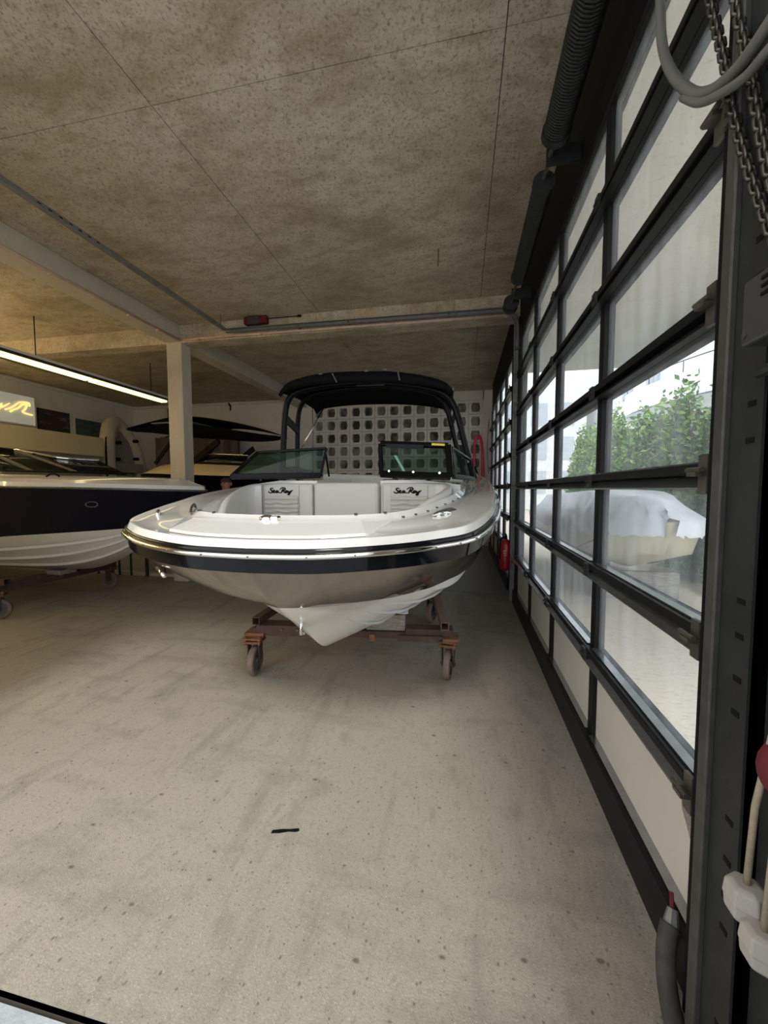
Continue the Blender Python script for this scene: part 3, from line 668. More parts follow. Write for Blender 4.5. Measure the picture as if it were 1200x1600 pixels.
# starboard panel with the opened centre pane folded against it
fr = wframe([(-.655,3.16,1.622),(-.085,2.92,1.592),(-.11,3.1,1.835),(-.655,3.13,1.868)], 'windshield', thick=[.055,.05,.042,.03])
for x, y, z in ((-.575,3.105,1.643),(-.37,3.02,1.630),(-.165,2.935,1.618)): MB().tube([(x,y,z),(x,y-.03,z)], .009, 8).build('screw', M['chrome'], fr)
MB().bar((-.60,3.10,1.845),(-.30,3.085,1.828), .03, .03).build('folded_sash', M['tower'], fr)
MB().bar((-.235,3.06,1.845),(-.135,3.055,1.838), .016, .016).build('warning_tag', M['yellow'], fr, label='yellow warning sticker')
MB().bar((-.57,3.30,1.80),(-.48,3.3,1.64), .018, .02).build('stay', M['chrome'], fr); MB().bar((-.60,3.30,1.80),(-.54,3.3,1.795), .03, .022).build('stay_head', M['blackm'], fr)
wframe([(-.065,2.95,1.592),(.115,4.0,1.60),(.07,4.0,1.79),(-.085,3.14,1.822)], 'windshield', thick=[.035,.02,.022,.03])
MB().bar((-1.155,3.3,1.61),(-1.165,3.25,1.80), .012, .012).build('strut', M['tower'], boat)
# tower: two hoops with canopy
def hoop(pts, r): 
    return MB().tube(spline(pts, 60), r, 10)
MB_f = hoop([(-1.985,4.1,1.62),(-1.965,4.1,2.029),(-1.93,4.08,2.345),(-1.87,4.06,2.49),(-1.74,4.05,2.565),(-1.384,4.05,2.612),(-.889,4.05,2.605),(-.482,4.05,2.55),(-.23,4.05,2.478),(-.12,4.06,2.39),(-.045,4.08,2.21),(.032,4.1,1.917),(.12,4.1,1.60)], .033)
tw = MB_f.build('tower_hoop', M['tower'], boat, smooth=True)
hoop([(-2.0,4.55,1.66),(-1.985,4.52,2.077),(-1.95,4.48,2.384),(-1.88,4.44,2.52),(-1.74,4.42,2.61),(-1.36,4.42,2.655),(-.976,4.42,2.655),(-.602,4.42,2.61),(-.311,4.42,2.53),(-.18,4.44,2.391),(-.10,4.48,2.104),(-.03,4.52,1.817),(.03,4.55,1.62)], .028).build('tower_hoop', M['tower'], boat, smooth=True)
for a, b in (((-1.95,4.09,2.30),(-1.96,4.5,2.20)), ((-.075,4.08,2.30),(-.12,4.48,2.22))): MB().bar(a, b, .02, .10).build('tower_gusset', M['tower'], boat, bevel=.008)
for a, b in (((-1.93,4.07,2.42),(-1.955,4.12,2.02)), ): MB().tube([(-1.75,4.9,2.6),(-1.97,4.6,2.0)], .009, 8).build('stay_rod', M['chrome'], boat, smooth=True)
# canvas canopy
rows = []; NX = 25
for j, (y, dz, dw) in enumerate(((3.80,-.12,-.02),(3.78,-.06,0.0),(3.82,0,0),(4.1,.035,.0),(4.6,.05,0),(5.05,.02,-.02),(5.12,-.03,-.03))):
    row = []
    for i in range(NX):
        u = -1+2*i/(NX-1); a = abs(u)
        w = (.925+dw)
        x = -1.02+u*w - .02*(y-3.85); z = 2.665+dz-.035*u - .10*a**2.6 - .05*max(0,a-.9)/.1*1.0
        if j <= 1: z += .055*a**3 * (1 if j == 0 else .3)
        yy = y + .16*a**3*(1 if y < 4.2 else -.6)
        row.append((x, yy, z))
    rows.append(row)
mb = MB(); R = mb.loft(rows); 
can = mb.build('canopy', M['canvas'], boat, smooth=True, solid=.03, label='black canvas tower canopy')
for x, z, dx in ((-1.28,2.60,.05),(-.62,2.585,.02)): MB().bar((x,3.775,z+.045),(x+dx,3.77,z-.045), .008, .012).build('canopy_strap', M['steel'], can)
for x in (-1.40, -.93, -.74): MB().box(x-.02, 3.765, 2.64, x+.02, 3.785, 2.655).build('canopy_tab', M['steel'], can)
MB().box(-.105, 3.93, 2.46, -.092, 3.95, 2.49).build('canopy_tab', M['steel'], can)
MB().bar((-1.1,4.02,2.578),(-.8,4.02,2.575), .012, .012).build('tower_light_bar', M['steel'], boat)

# ---------------------------------------------------------------- trolleys
def caster(name, tr, x, y, steer, m_tread=None):
    """caster: rusty plate, fork and wheel; sub-parts under the caster plate"""
    P = Vector((x, y, 0)); d = Vector((math.sin(steer), math.cos(steer), 0)); s = Vector((d.y, -d.x, 0)); R_ = .118; U = Vector((0,0,1))
    top = P + U*.312
    mb = MB(); mb.obox(top, s, d, U, .075, .075, .008); mb.obox(top-U*.03, s, d, U, .068, .068, .008); mb.tube([top-U*.03, top-U*.055], .045, 12)
    pl = mb.build('caster_plate', M['rustor'], tr, bevel=.003)
    for a in (-1,1):
        for b in (-1,1): MB().tube([top+s*a*.055+d*b*.055-U*.05, top+s*a*.055+d*b*.055+U*.02], .009, 6).build('bolt', M['rustor'], pl)
    for a in (-1,1):
        mb = MB(); q = P + s*a*.042
        mb.prism([q-d*.04+U*.275, q+d*.04+U*.275, q+d*.025+U*.10, q-d*.025+U*.10], s*a*.008); mb.build('fork', M['rust'], pl)
    MB().obox(P+U*.27, s, d, U, .05, .04, .006).build('fork_crown', M['rust'], pl)
    MB().tube([P-s*.06+U*R_, P+s*.06+U*R_], .012, 8).build('axle', M['rust'], pl)
    mb = MB(); prof = [(-.024,R_-.035),(-.026,R_-.01),(-.018,R_),(.018,R_),(.026,R_-.01),(.024,R_-.035)]
    rows = []
    for k in range(28):
        t = 2*PI*k/28; rr_ = d*math.cos(t)+U*math.sin(t); rows.append([P+U*R_+s*a+rr_*b for a, b in prof])
    rows.append(rows[0]); mb.loft(rows); mb.build('tyre', M['tyre'], pl, smooth=True, autos=40)
    mb = MB()
    mb.tube([P+U*R_-s*.015, P+U*R_+s*.015], R_-.033, 24); mb.tube([P+U*R_-s*.034, P+U*R_+s*.034], .03, 12); mb.build('wheel_hub', M['hub'], pl, smooth=True, autos=40)
    return pl
def sqtube(a, b, w, h, m, tr, name='rail', open_end=True):
    a, b = Vector(a), Vector(b); d = (b-a).normalized(); s = d.cross(Vector((0,0,1))).normalized(); u = s.cross(d); t = .005
    mb = MB(); rows = []
    def ring(p, k): return [p+s*i*(w/2-k)+u*j*(h/2-k) for i, j in ((-1,-1),(1,-1),(1,1),(-1,1))]
    R = mb.loft([ring(b, 0), ring(a, 0), ring(a, t), ring(a+d*.25, t)], True); mb.face(R[0]); mb.face(R[-1])
    return mb.build(name, m, tr)
tr = thing('boat_trolley', (-.9, 3.3, 0), 'rusty brown steel trolley on casters under the white centre boat', 'trolley')
cd = Vector((1.53,.177,0)).normalized(); ax = Vector((-cd.y, cd.x, 0)); O = Vector((-.86, 2.93, 0))
def tl(a, b, z): return O+cd*a+ax*b+Vector((0,0,z))
def tbox(a0, a1, b0, b1, z0, z1, name, m):
    return MB().obox((tl(a0,b0,z0)+tl(a1,b1,z1))/2, cd, ax, (0,0,1), (a1-a0)/2, (b1-b0)/2, (z1-z0)/2).build(name, m, tr, bevel=.003)
tbox(-.80, .80, 0, .10, .325, .375, 'cross_beam', M['rust'])
tbox(-.76, -.31, -.02, .12, .322, .405, 'saddle_beam', M['rust']); tbox(.44, .81, -.01, .11, .325, .405, 'saddle_beam', M['rust'])
tbox(.38, .73, -.04, -.01, .315, .362, 'angle', M['rust'])
tbox(.155, .20, -.015, 0, .30, .355, 'clip', M['rustor']); tbox(-.26, -.21, -.015, 0, .30, .335, 'clip', M['rust'])
for a in (-.55,-.42,-.39): MB().tube([tl(a,-.021,.375), tl(a,-.032,.375)], .009, 8).build('bolt', M['zinc'], tr)
sqtube(tl(.745,-.02,.437), tl(.69,1.6,.437), .062, .062, M['rustpink'], tr)
sqtube(tl(-.765,-.02,.437), tl(-.60,1.6,.437), .062, .062, M['rust'], tr)
tbox(-.70, .74, 1.30, 1.38, .33, .405, 'cross_beam', M['rust'])
MB().obox(tl(.72,1.22,.437), cd, ax, (0,0,1), .045, .03, .05).build('clamp', M['rust'], tr)
caster('caster', tr, *tl(.775,.04,0).xy, .10); caster('caster', tr, *tl(-.775,-.02,0).xy, -.12)
caster('caster', tr, *tl(.70,1.34,0).xy, .3); caster('caster', tr, *tl(-.66,1.34,0).xy, .9)
for a in (.775,-.775): tbox(a-.08, a+.08, -.04, .12, .320, .345, 'caster_pad', M['rustor'])
for a in (.70,-.66): tbox(a-.06, a+.06, 1.28, 1.40, .318, .332, 'caster_pad', M['rust'])
wbk = tag(MB().obox(tl(.28,.10,.441), cd, ax, (0,0,1), .155, .08, .063).build('timber_block', M['wood'], bevel=.006), 'grey weathered timber block standing on the rusty trolley under the white boat', 'block')
mb = MB(); rows = []
for i in range(9):
    u = i/8; rows.append([tl(.20+.26*u, .0+.20*v/4, .517+.012*math.sin(5*u+v)+.012*math.sin(11*u*v)+.025*u*(1-v/4)) for v in range(5)])
mb.loft(rows); tag(mb.build('folded_cloth', M['cloth'], solid=.006, smooth=True), 'white cloth draped over the timber block under the white boat', 'cloth')

# ---------------------------------------------------------------- navy boat on the left (bow towards +X)
NB_X, NB_Y = -3.06, 4.22
nav_b = thing('navy_boat', (-6.2, NB_Y, .42), 'navy blue boat with white bottom and smoked windscreen at the left edge, bow pointing right', 'boat')
def NT(h, y, z): return (NB_X-y, NB_Y+h, z)
nst = dict(
 rail=[(0,0,1.485),(.22,.14,1.492),(.42,.36,1.50),(.60,.66,1.51),(.76,1.05,1.52),(.90,1.55,1.53),(1.02,2.2,1.545),(1.10,3.0,1.56),(1.14,4.2,1.57),(1.15,6.5,1.58)],
 col=[(0,.62,1.06),(.10,.74,1.04),(.22,.90,1.025),(.38,1.15,1.01),(.54,1.5,.99),(.70,1.95,.965),(.84,2.5,.93),(.95,3.2,.90),(1.02,4.3,.87),(1.04,6.5,.86)],
 keel=[(0,.62,1.06),(0,.72,.96),(0,.85,.85),(0,1.05,.70),(0,1.30,.57),(0,1.65,.47),(0,2.1,.43),(0,2.9,.425),(0,4.2,.43),(0,6.5,.44)])
NL = {k: spline(v, 61) for k, v in nst.items()}
def nloft(lines):
    mb = MB(); mb.T = NT
    for s in (1,-1): mb.loft([[(s*p[0], p[1], p[2]) for p in ln] for ln in lines])
    return mb
nmid = mixl(NL['col'], NL['rail'], .5); nmid = shift(nmid, -.015, 0)
nr0 = shift(NL['rail'], .0, -.02)
nloft([NL['col'], nmid, nr0]).build('topside', M['navy'], nav_b, smooth=True)
nb1 = [(h, y, z-.035*min(1,h/.3)) for h, y, z in mixl(NL['col'], NL['keel'], .4)]
nloft([NL['col'], nb1, NL['keel']]).build('hull_bottom', M['gelcream'], nav_b, smooth=True)
for f in (.25,.5,.78):
    mb = MB(); mb.T = NT; base = [(h, y, z-.034*min(1,h/.3)*(1-abs(f-.4))) for h, y, z in mixl(NL['col'], NL['keel'], f)][8:]
    for s in (1,-1):
        mb.loft([[(s*(h+.03*min(1,k/8)), y, z+.02), (s*(h+.032*min(1,k/8)), y, z-.012), (s*(h-.01), y, z-.014)] for k, (h, y, z) in enumerate(base)])
    mb.build('strake', M['gel'], nav_b, smooth=True, autos=40)
nd1 = shift(NL['rail'], .015, .045); nd2 = shift(NL['rail'], .10, .075); nd3 = shift(NL['rail'], .22, .12)
nd4 = [(h*.5, y+.1, z+.015) for h, y, z in nd3]; nd5 = [(0, y+.1, z+.02) for h, y, z in nd3]
nloft([shift(NL['rail'],-.004,.0), nd1, nd2, nd3, nd4, nd5]).build('deck', M['gel'], nav_b, smooth=True, autos=35)
for s in (1,-1):
    mb = MB(); mb.T = NT; mb.tube([(s*h, y, z-.012) for h, y, z in shift(NL['rail'],-.008,0)], .013, 6); mb.build('rub_rail', M['zinc'], nav_b, smooth=True)
mb = MB(); mb.T = NT; mb.poly([(p[0], p[1], p[2]) for p in (NL['keel'][-1], nb1[-1], NL['col'][-1], nr0[-1], nd1[-1], nd3[-1], nd5[-1])]+[(-p[0], p[1], p[2]) for p in (nd3[-1], nd1[-1], nr0[-1], NL['col'][-1], nb1[-1])]); mb.build('transom', M['navy'], nav_b)
# oval vent on the bow side, cleat
mb = MB(); mb.tube([(-3.88+.055*math.cos(t), 3.475+.02*math.cos(t), 1.335+.028*math.sin(t)) for t in [2*PI*i/20 for i in range(20)]], .007, 6, closed=True); mb.build('oval_vent', M['steel'], nav_b, smooth=True)
MB().tube([(-4.27,3.33,1.63),(-4.22,3.33,1.66),(-4.17,3.34,1.66),(-4.13,3.35,1.63)], .009, 6).build('cleat', M['blackm'], nav_b)
# wrap windscreen, built in the plane just inboard of the near deck
def NP(u0): return u0
wsb = [(-6.9,3.36,1.73),(-5.6,3.42,1.72),(-4.75,3.55,1.70),(-4.30,3.75,1.69),(-4.15,4.2,1.685)]
wst = [(-6.9,3.52,2.06),(-5.9,3.56,2.03),(-5.25,3.68,1.97),(-4.80,3.85,1.88),(-4.55,4.2,1.86)]
B_ = spline(wsb, 33); T_ = spline(wst, 33)
wg = MB(); wg.loft([B_, T_]); w0 = wg.build('windscreen', M['darkglass'], nav_b, smooth=True, solid=.006)
MB().tube(B_, .014, 6).build('lower_frame', M['blackm'], w0, smooth=True); MB().tube(T_[:18], .012, 6).build('upper_frame', M['blackm'], w0, smooth=True)
MB().tube(T_[17:], .017, 8).build('upper_frame', M['chrome'], w0, smooth=True)
for i, j in ((1,0),(9,5),(16,11),(23,17)): MB().bar(B_[i], T_[j], .02, .03).build('post', M['zinc'], w0)
MB().tube([B_[23], T_[20], T_[18]], .012, 6).build('post', M['blackm'], w0)
MB().bar((-4.93,3.40,1.70),(-4.95,3.40,1.745), .02, .02).build('latch', M['blackm'], nav_b)
# its trolley
t2 = thing('boat_trolley', (-5.25, 4.2, 0), 'dark rusty trolley on casters under the navy boat', 'trolley')
MB().box(-5.29, 3.40, .30, -5.20, 5.02, .375).build('cross_beam', M['rust'], t2, bevel=.004)
MB().box(-5.30, 3.42, .376, -5.19, 4.0, .415).build('saddle_beam', M['rust'], t2); MB().box(-5.30, 4.45, .376, -5.19, 5.02, .415).build('saddle_beam', M['rust'], t2)
sqtube((-5.12,3.50,.43), (-8.2,3.55,.43), .07, .07, M['rust'], t2); sqtube((-5.12,4.92,.43), (-8.2,4.88,.43), .07, .07, M['rust'], t2)
MB().box(-7.9, 3.5, .32, -7.8, 4.95, .394).build('cross_beam', M['rust'], t2)
for x, y, a in ((-5.25,4.95,1.4),(-5.22,3.47,.9),(-7.85,3.55,.5),(-7.85,4.9,1.1)): caster('caster', t2, x, y, a)
for x, y in ((-7.85,3.55),(-7.85,4.9)): MB().box(x-.06,y-.06,.318,x+.06,y+.06,.322).build('caster_pad', M['rust'], t2)
tag(MB().box(-5.36, 4.12, .376, -5.14, 4.34, .43).build('keel_block', M['wood']), 'dark timber block between trolley and navy boat keel', 'block')

# ---------------------------------------------------------------- third boat, behind the column
b3 = thing('hardtop_boat', (-5.8, 8.2, .7), 'dark hulled cruiser with cream deck and black hardtop behind the column', 'boat')
def B3(h, y, z): return (-7.55+y, 8.15+h, z)
l3 = dict(rail=[(0,0,1.80),(.35,.22,1.82),(.65,.6,1.84),(.85,1.1,1.83),(.98,1.8,1.80),(1.05,3.0,1.76),(1.06,4.0,1.74)],
          dk=[(0,.25,1.90),(.2,.45,1.96),(.4,.85,2.03),(.6,1.4,2.05),(.72,2.1,2.03),(.78,3.2,1.97),(.8,4.0,1.94)],
          keel=[(0,.5,1.2),(0,.7,1.0),(0,1.0,.85),(0,1.5,.75),(0,2.2,.72),(0,3.2,.72),(0,4.0,.72)],
          ch=[(0,.5,1.2),(.3,.8,1.15),(.55,1.2,1.1),(.75,1.7,1.05),(.88,2.3,1.02),(.95,3.2,1.0),(.97,4.0,1.0)])
l3 = {k: spline(v, 41) for k, v in l3.items()}
def l3loft(lines):
    mb = MB(); mb.T = B3
    for s in (1,-1): mb.loft([[(s*p[0], p[1], p[2]) for p in ln] for ln in lines])
    return mb
l3loft([l3['keel'], l3['ch'], l3['rail']]).build('hull', M['stripe'], b3, smooth=True, autos=40)
l3loft([l3['rail'], l3['dk'], [(0, y, z+.05) for h, y, z in l3['dk']]]).build('deck', M['cream'], b3, smooth=True)
mb = MB(); mb.T = B3; e = -1; mb.poly([(l3[k][e][0], l3[k][e][1], l3[k][e][2]) for k in ('keel','ch','rail','dk')]+[(-l3[k][e][0], l3[k][e][1], l3[k][e][2]) for k in ('dk','rail','ch')]); mb.build('transom', M['stripe'], b3)
rows = []
for j in range(13):
    v = j/12; y = 7.2+2.0*v; row = []
    for i in range(31):
        u = i/30; x = -7.85+3.95*u; th = (.05+.50*math.sin(PI*min(1,u*1.02))**.7*(u**.55)); mid = 2.93-.42*max(0,(u-.55))**1.3*1.8+.05*math.sin(PI*u)
        e_ = math.sqrt(max(0,1-(2*v-1)**2)); row.append((x, lerp(8.2,y,min(1,.15+1.5*min(u+.05,1.02-u))), mid, th*(.35+.65*e_)))
    rows.append(row)
mb = MB(); mb.loft([[(x,y,z+.25*t) for x,y,z,t in r] for r in rows]); mb.loft([[(x,y,z-.75*t) for x,y,z,t in r] for r in rows])
mb.build('hardtop', M['blackm'], b3, smooth=True)
MB().box(-7.0, 7.8, 2.98, -5.95, 8.6, 3.02).build('roof_hatch', M['gel'], b3, bevel=.02)
for y in (7.45, 8.9):
    MB().bar((-5.05,y,2.5),(-5.75,y,2.02), .05, .13).build('hardtop_leg', M['blackm'], b3, bevel=.01)
    MB().bar((-6.0,y,2.72),(-6.6,y,2.05), .04, .08).build('hardtop_leg', M['blackm'], b3, bevel=.01)
mb = MB(); mb.loft([spline([(-6.45,8.15,2.05),(-6.1,7.6,2.07),(-5.4,7.42,2.03),(-4.4,7.4,1.98)],20), spline([(-6.05,8.15,2.19),(-5.8,7.7,2.22),(-5.3,7.55,2.25),(-4.4,7.5,2.2)],20)])
w3 = mb.build('windscreen', M['darkglass'], b3, smooth=True, solid=.006)
MB().tube(spline([(-6.05,8.15,2.19),(-5.8,7.7,2.22),(-5.3,7.55,2.25),(-4.4,7.5,2.2)],20), .012, 6).build('upper_frame', M['chrome'], w3, smooth=True)
for y in (7.6, 8.7):
    for x in (-6.9, -4.0): MB().box(x-.05, y-.05, 0, x+.05, y+.05, .9 if x < -5 else .98).build('stand_leg', M['steeld'], b3)
MB().box(-7.0, 7.5, .86, -6.8, 8.8, .9).build('stand_bearer', M['steeld'], b3)
MB().box(-5.24, 7.58, 2.06, -5.14, 7.6, 2.18).build('price_card', M['gel'], b3)

# ---------------------------------------------------------------- left wall items
sg = thing('lit_sign', (-10.0, 7.0, 3.0), 'pale lit sign panel with golden neon script on the left wall', 'sign')
MB().box(-10.09, 4.9, 3.0, -10.04, 7.62, 3.66).build('panel', M['signpan'], sg)
for z in (2.98, 3.66): MB().box(-10.1, 4.9, z, -10.02, 7.65, z+.03).build('frame', M['wall'], sg)
MB().box(-10.1, 7.62, 2.98, -10.02, 7.65, 3.69).build('frame', M['wall'], sg)
mb = MB(); k_ = .2; script(mb, lambda a, b: (-10.02, 5.12+a*k_+.0, 3.25+b*.125+(b*.02)), .018)
mb.tube([(-10.02,y,z) for y, z in spline([(7.1,3.24),(7.18,3.30),(7.28,3.36),(7.36,3.45),(7.46,3.47),(7.42,3.36),(7.36,3.29),(7.45,3.26),(7.57,3.25)], 30)], .016, 6)
mb.tube([(-10.02,y,z) for y, z in spline([(7.0,3.27),(7.1,3.32),(7.2,3.40),(7.32,3.50),(7.50,3.52),(7.52,3.44)], 24)], .014, 6)
mb.build('neon_script', M['neon'], sg)
def poster(y0, y1, z0, z1, m, label, fw=.02):
    p = thing('framed_print', (-10.08, y0, z0), label, 'picture')
    MB().box(-10.09, y0, z0, -10.06, y1, z1).build('frame', M['blackm'] if m == 'poster1' else M['wall'], p)
    MB().box(-10.061, y0+fw, z0+fw, -10.055, y1-fw, z1-fw).build('print', M[m], p)
poster(7.72, 8.50, 2.78, 3.46, 'poster1', 'dark sea picture on the left wall, next to the lit sign', .008)
poster(8.60, 9.45, 2.78, 3.42, 'poster2', 'teal framed sea picture on the left wall beside the dinghy', .05)
cb_ = thing('storage_cabinet', (-8.9, 6.5, 0), 'long low unit with beige top fascia along the left wall under the pictures', 'cabinet')
MB().box(-9.3, 5.92, 0, -8.64, 8.05, 2.28).build('body', M['curtain'], cb_)
MB().box(-9.35, 5.6, 2.281, -8.6, 8.1, 2.74).build('fascia', M['beige'], cb_, bevel=.02)
dg = thing('inflatable_dinghy', (-9.3, 9.2, 0), 'ivory inflatable dinghy stood on end in the back left corner', 'dinghy')
pts = spline([(-9.1,8.72,.012),(-9.12,8.70,1.4),(-9.15,8.70,2.5),(-9.3,8.92,3.1),(-9.42,9.25,3.32),(-9.42,9.55,3.05),(-9.3,9.78,2.5),(-9.22,9.86,1.4),(-9.2,9.88,.012)], 50)
MB().tube(pts, [.05+.13*min(1,.35+i/4, .35+(49-i)/4) for i in range(50)], 14).build('tube', M['ivory'], dg, smooth=True)
MB().tube([(p[0]+.10, p[1]-.13, p[2]) for p in pts[:24]], .03, 6).build('rubbing_strip', M['blackm'], dg, smooth=True)
MB().prism([(-9.2,8.86,.5),(-9.2,9.72,.5),(-9.24,9.68,2.6),(-9.32,9.3,3.1),(-9.24,8.9,2.6)], (-.03,0,0)).build('floor_board', M['greyfab'], dg)
MB().box(-9.22, 8.85, 1.95, -9.02, 9.74, 2.2).build('seat', M['greyfab'], dg, bevel=.01)
for y, z in ((8.98,2.3),(9.03,2.75),(9.60,2.35),(9.6,2.85)): MB().tube([(-9.19,y,z),(-9.06,y,z)], .045, 10).build('valve', M['blackm'], dg)
cu = MB(); rows = []
for i in range(61):
    x = lerp(-9.15, -6.3, i/60); rows.append([(x, 10.36+.05*math.sin(i*.9)+.02*math.sin(i*2.3), z) for z in (.02,1.0,2.0,3.05-.01*math.sin(i*.7))])
cu.loft(rows); tag(cu.build('curtain', M['curtain'], smooth=True, solid=.01), 'brown grey curtain hanging on the back wall behind the dark cruiser', 'curtain')
# strip lamp
lp = thing('strip_lamp', (-6.24, 4, 3.3), 'long suspended fluorescent strip lamp glowing warm over the navy boat', 'lamp')
MB().box(-6.36, 2.2, 3.37, -6.12, 7.40, 3.45).build('housing', M['wall'], lp, bevel=.01)
for k in range(3): MB().box(-6.31, 2.25+1.72*k, 3.335, -6.17, 2.25+1.72*k+1.66, 3.372).build('tube', M['tube'], lp)
mb = MB(); mb.box(-6.40, 2.2, 3.33, -6.365, 7.40, 3.40); mb.box(-6.115, 2.2, 3.36, -6.10, 7.40, 3.40); mb.build('reflector', M['steeld'], lp)
for y in (2.6, 4.8, 7.0): MB().tube([(-6.24,y,3.45),(-6.24,y,CEIL)], .008, 6).build('hanger', M['steeld'], lp)
added_lamp_left = thing('strip_lamp', (-8.6, 3.2, 3.3), 'added fluorescent strip lamp out of view, warming the side bay further left', 'lamp')  # unseen lamp, added to give the side bay warm light
MB().box(-8.72, .95, 3.37, -8.48, 5.3, 3.45).build('housing', M['wall'], added_lamp_left)
for x in (-8.76,-8.44): MB().tube([(x,1.0,3.40),(x,5.25,3.40)], .022, 8).build('tube', M['added_tube'], added_lamp_left)
for y in (1.2, 5.0): MB().tube([(-8.6,y,3.45),(-8.6,y,CEIL)], .008, 6).build('hanger', M['steeld'], added_lamp_left)
ht = thing('hanging_frame', (-9, 10.3, 3.0), 'pair of dark rods on the back wall above the hardtop', 'frame')
for u_x in (-8.78,-8.15): MB().bar((u_x,10.5,3.1),(u_x,10.5,3.95), .03, .03).build('rod', M['blackm'], ht)
MB().bar((-8.9,10.5,3.09),(-8.05,10.5,3.09), .03, .03).build('rod', M['blackm'], ht)
tag(MB().tube([(-6.75,10.55,3.95),(-6.72,10.46,4.0),(-6.66,10.46,3.92),(-6.7,10.5,3.80)], .02, 6).build('wall_hook', M['blackm']), 'small black hook on the back wall right of the column', 'hook')
added_lamp_front = thing('strip_lamp', (-6.9, 2.6, 3.3), 'added twin fluorescent lamp out of view, warming the front of the side bay', 'lamp')  # another unseen lamp, added to brighten the side bay
MB().box(-6.98, .95, 3.47, -6.82, 4.3, 3.53).build('housing', M['wall'], added_lamp_front)
for x in (-7.03,-6.77): MB().tube([(x,1.0,3.44),(x,4.25,3.44)], .022, 8).build('tube', M['added_tube'], added_lamp_front)
for y in (1.2, 4.1): MB().tube([(-6.9,y,3.53),(-6.9,y,CEIL)], .008, 6).build('hanger', M['steeld'], added_lamp_front)
# low steel railing behind the navy boat
rl = thing('low_railing', (-5.4, 5.75, 0), 'low steel railing with a concrete kerb between navy boat and column', 'railing')
MB().box(-9.9, 5.76, 0, -4.61, 5.86, .05).build('kerb', M['beam'], rl)
for x in (-5.86,-5.62,-5.30,-4.95,-6.3,-6.75,-7.2): MB().tube([(x,5.72,0),(x,5.72,.92)], .017 if x != -5.30 else .026, 8).build('post', M['steel'], rl, smooth=True)
MB().tube([(-9.9,5.72,.92),(-4.7,5.72,.92)], .02, 8).build('top_rail', M['steel'], rl, smooth=True)

# ---------------------------------------------------------------- person between the boats
def person(x, y):
    p = thing('person', (x, y, 0), 'person with short brown hair in dark clothes, only the head showing between two boats', 'person')
    me = bpy.data.meshes.new('body'); 
    J = [(0,0,.92,.15),(0,0,1.15,.15),(0,0,1.36,.16),(0,0,1.44,.07),(0,0,1.50,.058),(0,-.01,1.585,.088),(0,0,1.63,.078),
         (.18,0,1.36,.062),(.23,.0,1.10,.048),(.22,-.10,.88,.038),(.22,-.13,.80,.04),(-.18,0,1.36,.062),(-.23,0,1.10,.048),(-.22,-.10,.88,.038),(-.22,-.13,.80,.04),
         (.09,0,.85,.10),(.10,0,.48,.07),(.10,.02,.10,.05),(.10,-.13,.04,.04),(-.09,0,.85,.10),(-.10,0,.48,.07),(-.10,.02,.10,.05),(-.10,-.13,.04,.04)]
    E_ = [(0,1),(1,2),(2,3),(3,4),(4,5),(5,6),(2,7),(7,8),(8,9),(9,10),(2,11),(11,12),(12,13),(13,14),(0,15),(15,16),(16,17),(17,18),(0,19),(19,20),(20,21),(21,22)]
    me.from_pydata([j[:3] for j in J], E_, []); o = bpy.data.objects.new('body', me); C.objects.link(o); o.parent = p
    md = o.modifiers.new('skin', 'SKIN')
    for i, j in enumerate(J): me.skin_vertices[0].data[i].radius = (j[3], j[3]*.8 if i < 3 else j[3])
    me.skin_vertices[0].data[0].use_root = True
    ss = o.modifiers.new('subdivision', 'SUBSURF'); ss.levels = 2; ss.render_levels = 2
    me.materials.append(M['skin'])
    cl = MB(); rows = []
    for z, rx, ry in ((.80,.20,.15),(1.0,.19,.145),(1.2,.205,.15),(1.36,.215,.145),(1.42,.13,.11),(1.455,.08,.085)):
        rows.append([(x+rx*math.cos(2*PI*k/20), y+ry*math.sin(2*PI*k/20), z) for k in range(20)])
    cl.loft(rows, True); cl.build('shirt', M['shirt'], p, smooth=True)
    hm = MB(); rows = []
    for i in range(7):
        th = PI*.5*i/6
        rows.append([(x+.089*math.sin(th)*math.cos(2*PI*k/20), y+.012+.10*math.sin(th)*math.sin(2*PI*k/20), 1.615+.085*math.cos(th) - (.05 if math.sin(2*PI*k/20) > -.3 else 0)*(i/6)**2) for k in range(20)])
    hm.loft(rows, True); hm.build('hair', M['hair'], p, smooth=True)
    for s in (-1,1):
        MB().sphere((x+s*.092, y+.01, 1.585), .012, .022, .032).build('ear', M['skin'], p, smooth=True)
        MB().sphere((x+s*.032, y-.088, 1.60), .012, .008, .008).build('eye', M['blackm'], p, smooth=True)
        for f in range(4): MB().tube([(x+s*(.20+.013*f), y-.15, .80),(x+s*(.20+.013*f), y-.17, .755),(x+s*(.20+.013*f), y-.165, .715)], .008, 6).build('finger', M['skin'], p, smooth=True)
        MB().tube([(x+s*.19, y-.15, .81),(x+s*.175, y-.175, .78),(x+s*.18, y-.19, .75)], .009, 6).build('thumb', M['skin'], p, smooth=True)
    MB().prism([(x-.012,y-.085,1.565),(x+.012,y-.085,1.565),(x,y-.085,1.605)], (0,-.022,0)).build('nose', M['skin'], p)
    MB().box(x-.028, y-.092, 1.537, x+.028, y-.08, 1.543).build('mouth', M['dkred'], p)
    for s in (-1,1):
        MB().tube([(x+s*.10,y,.86),(x+s*.105,y,.48),(x+s*.10,y+.01,.09)], [.115,.09,.075], 12).build('trouser_leg', M['shirt'], p, smooth=True)
    return p
person(-4.02, 6.12)

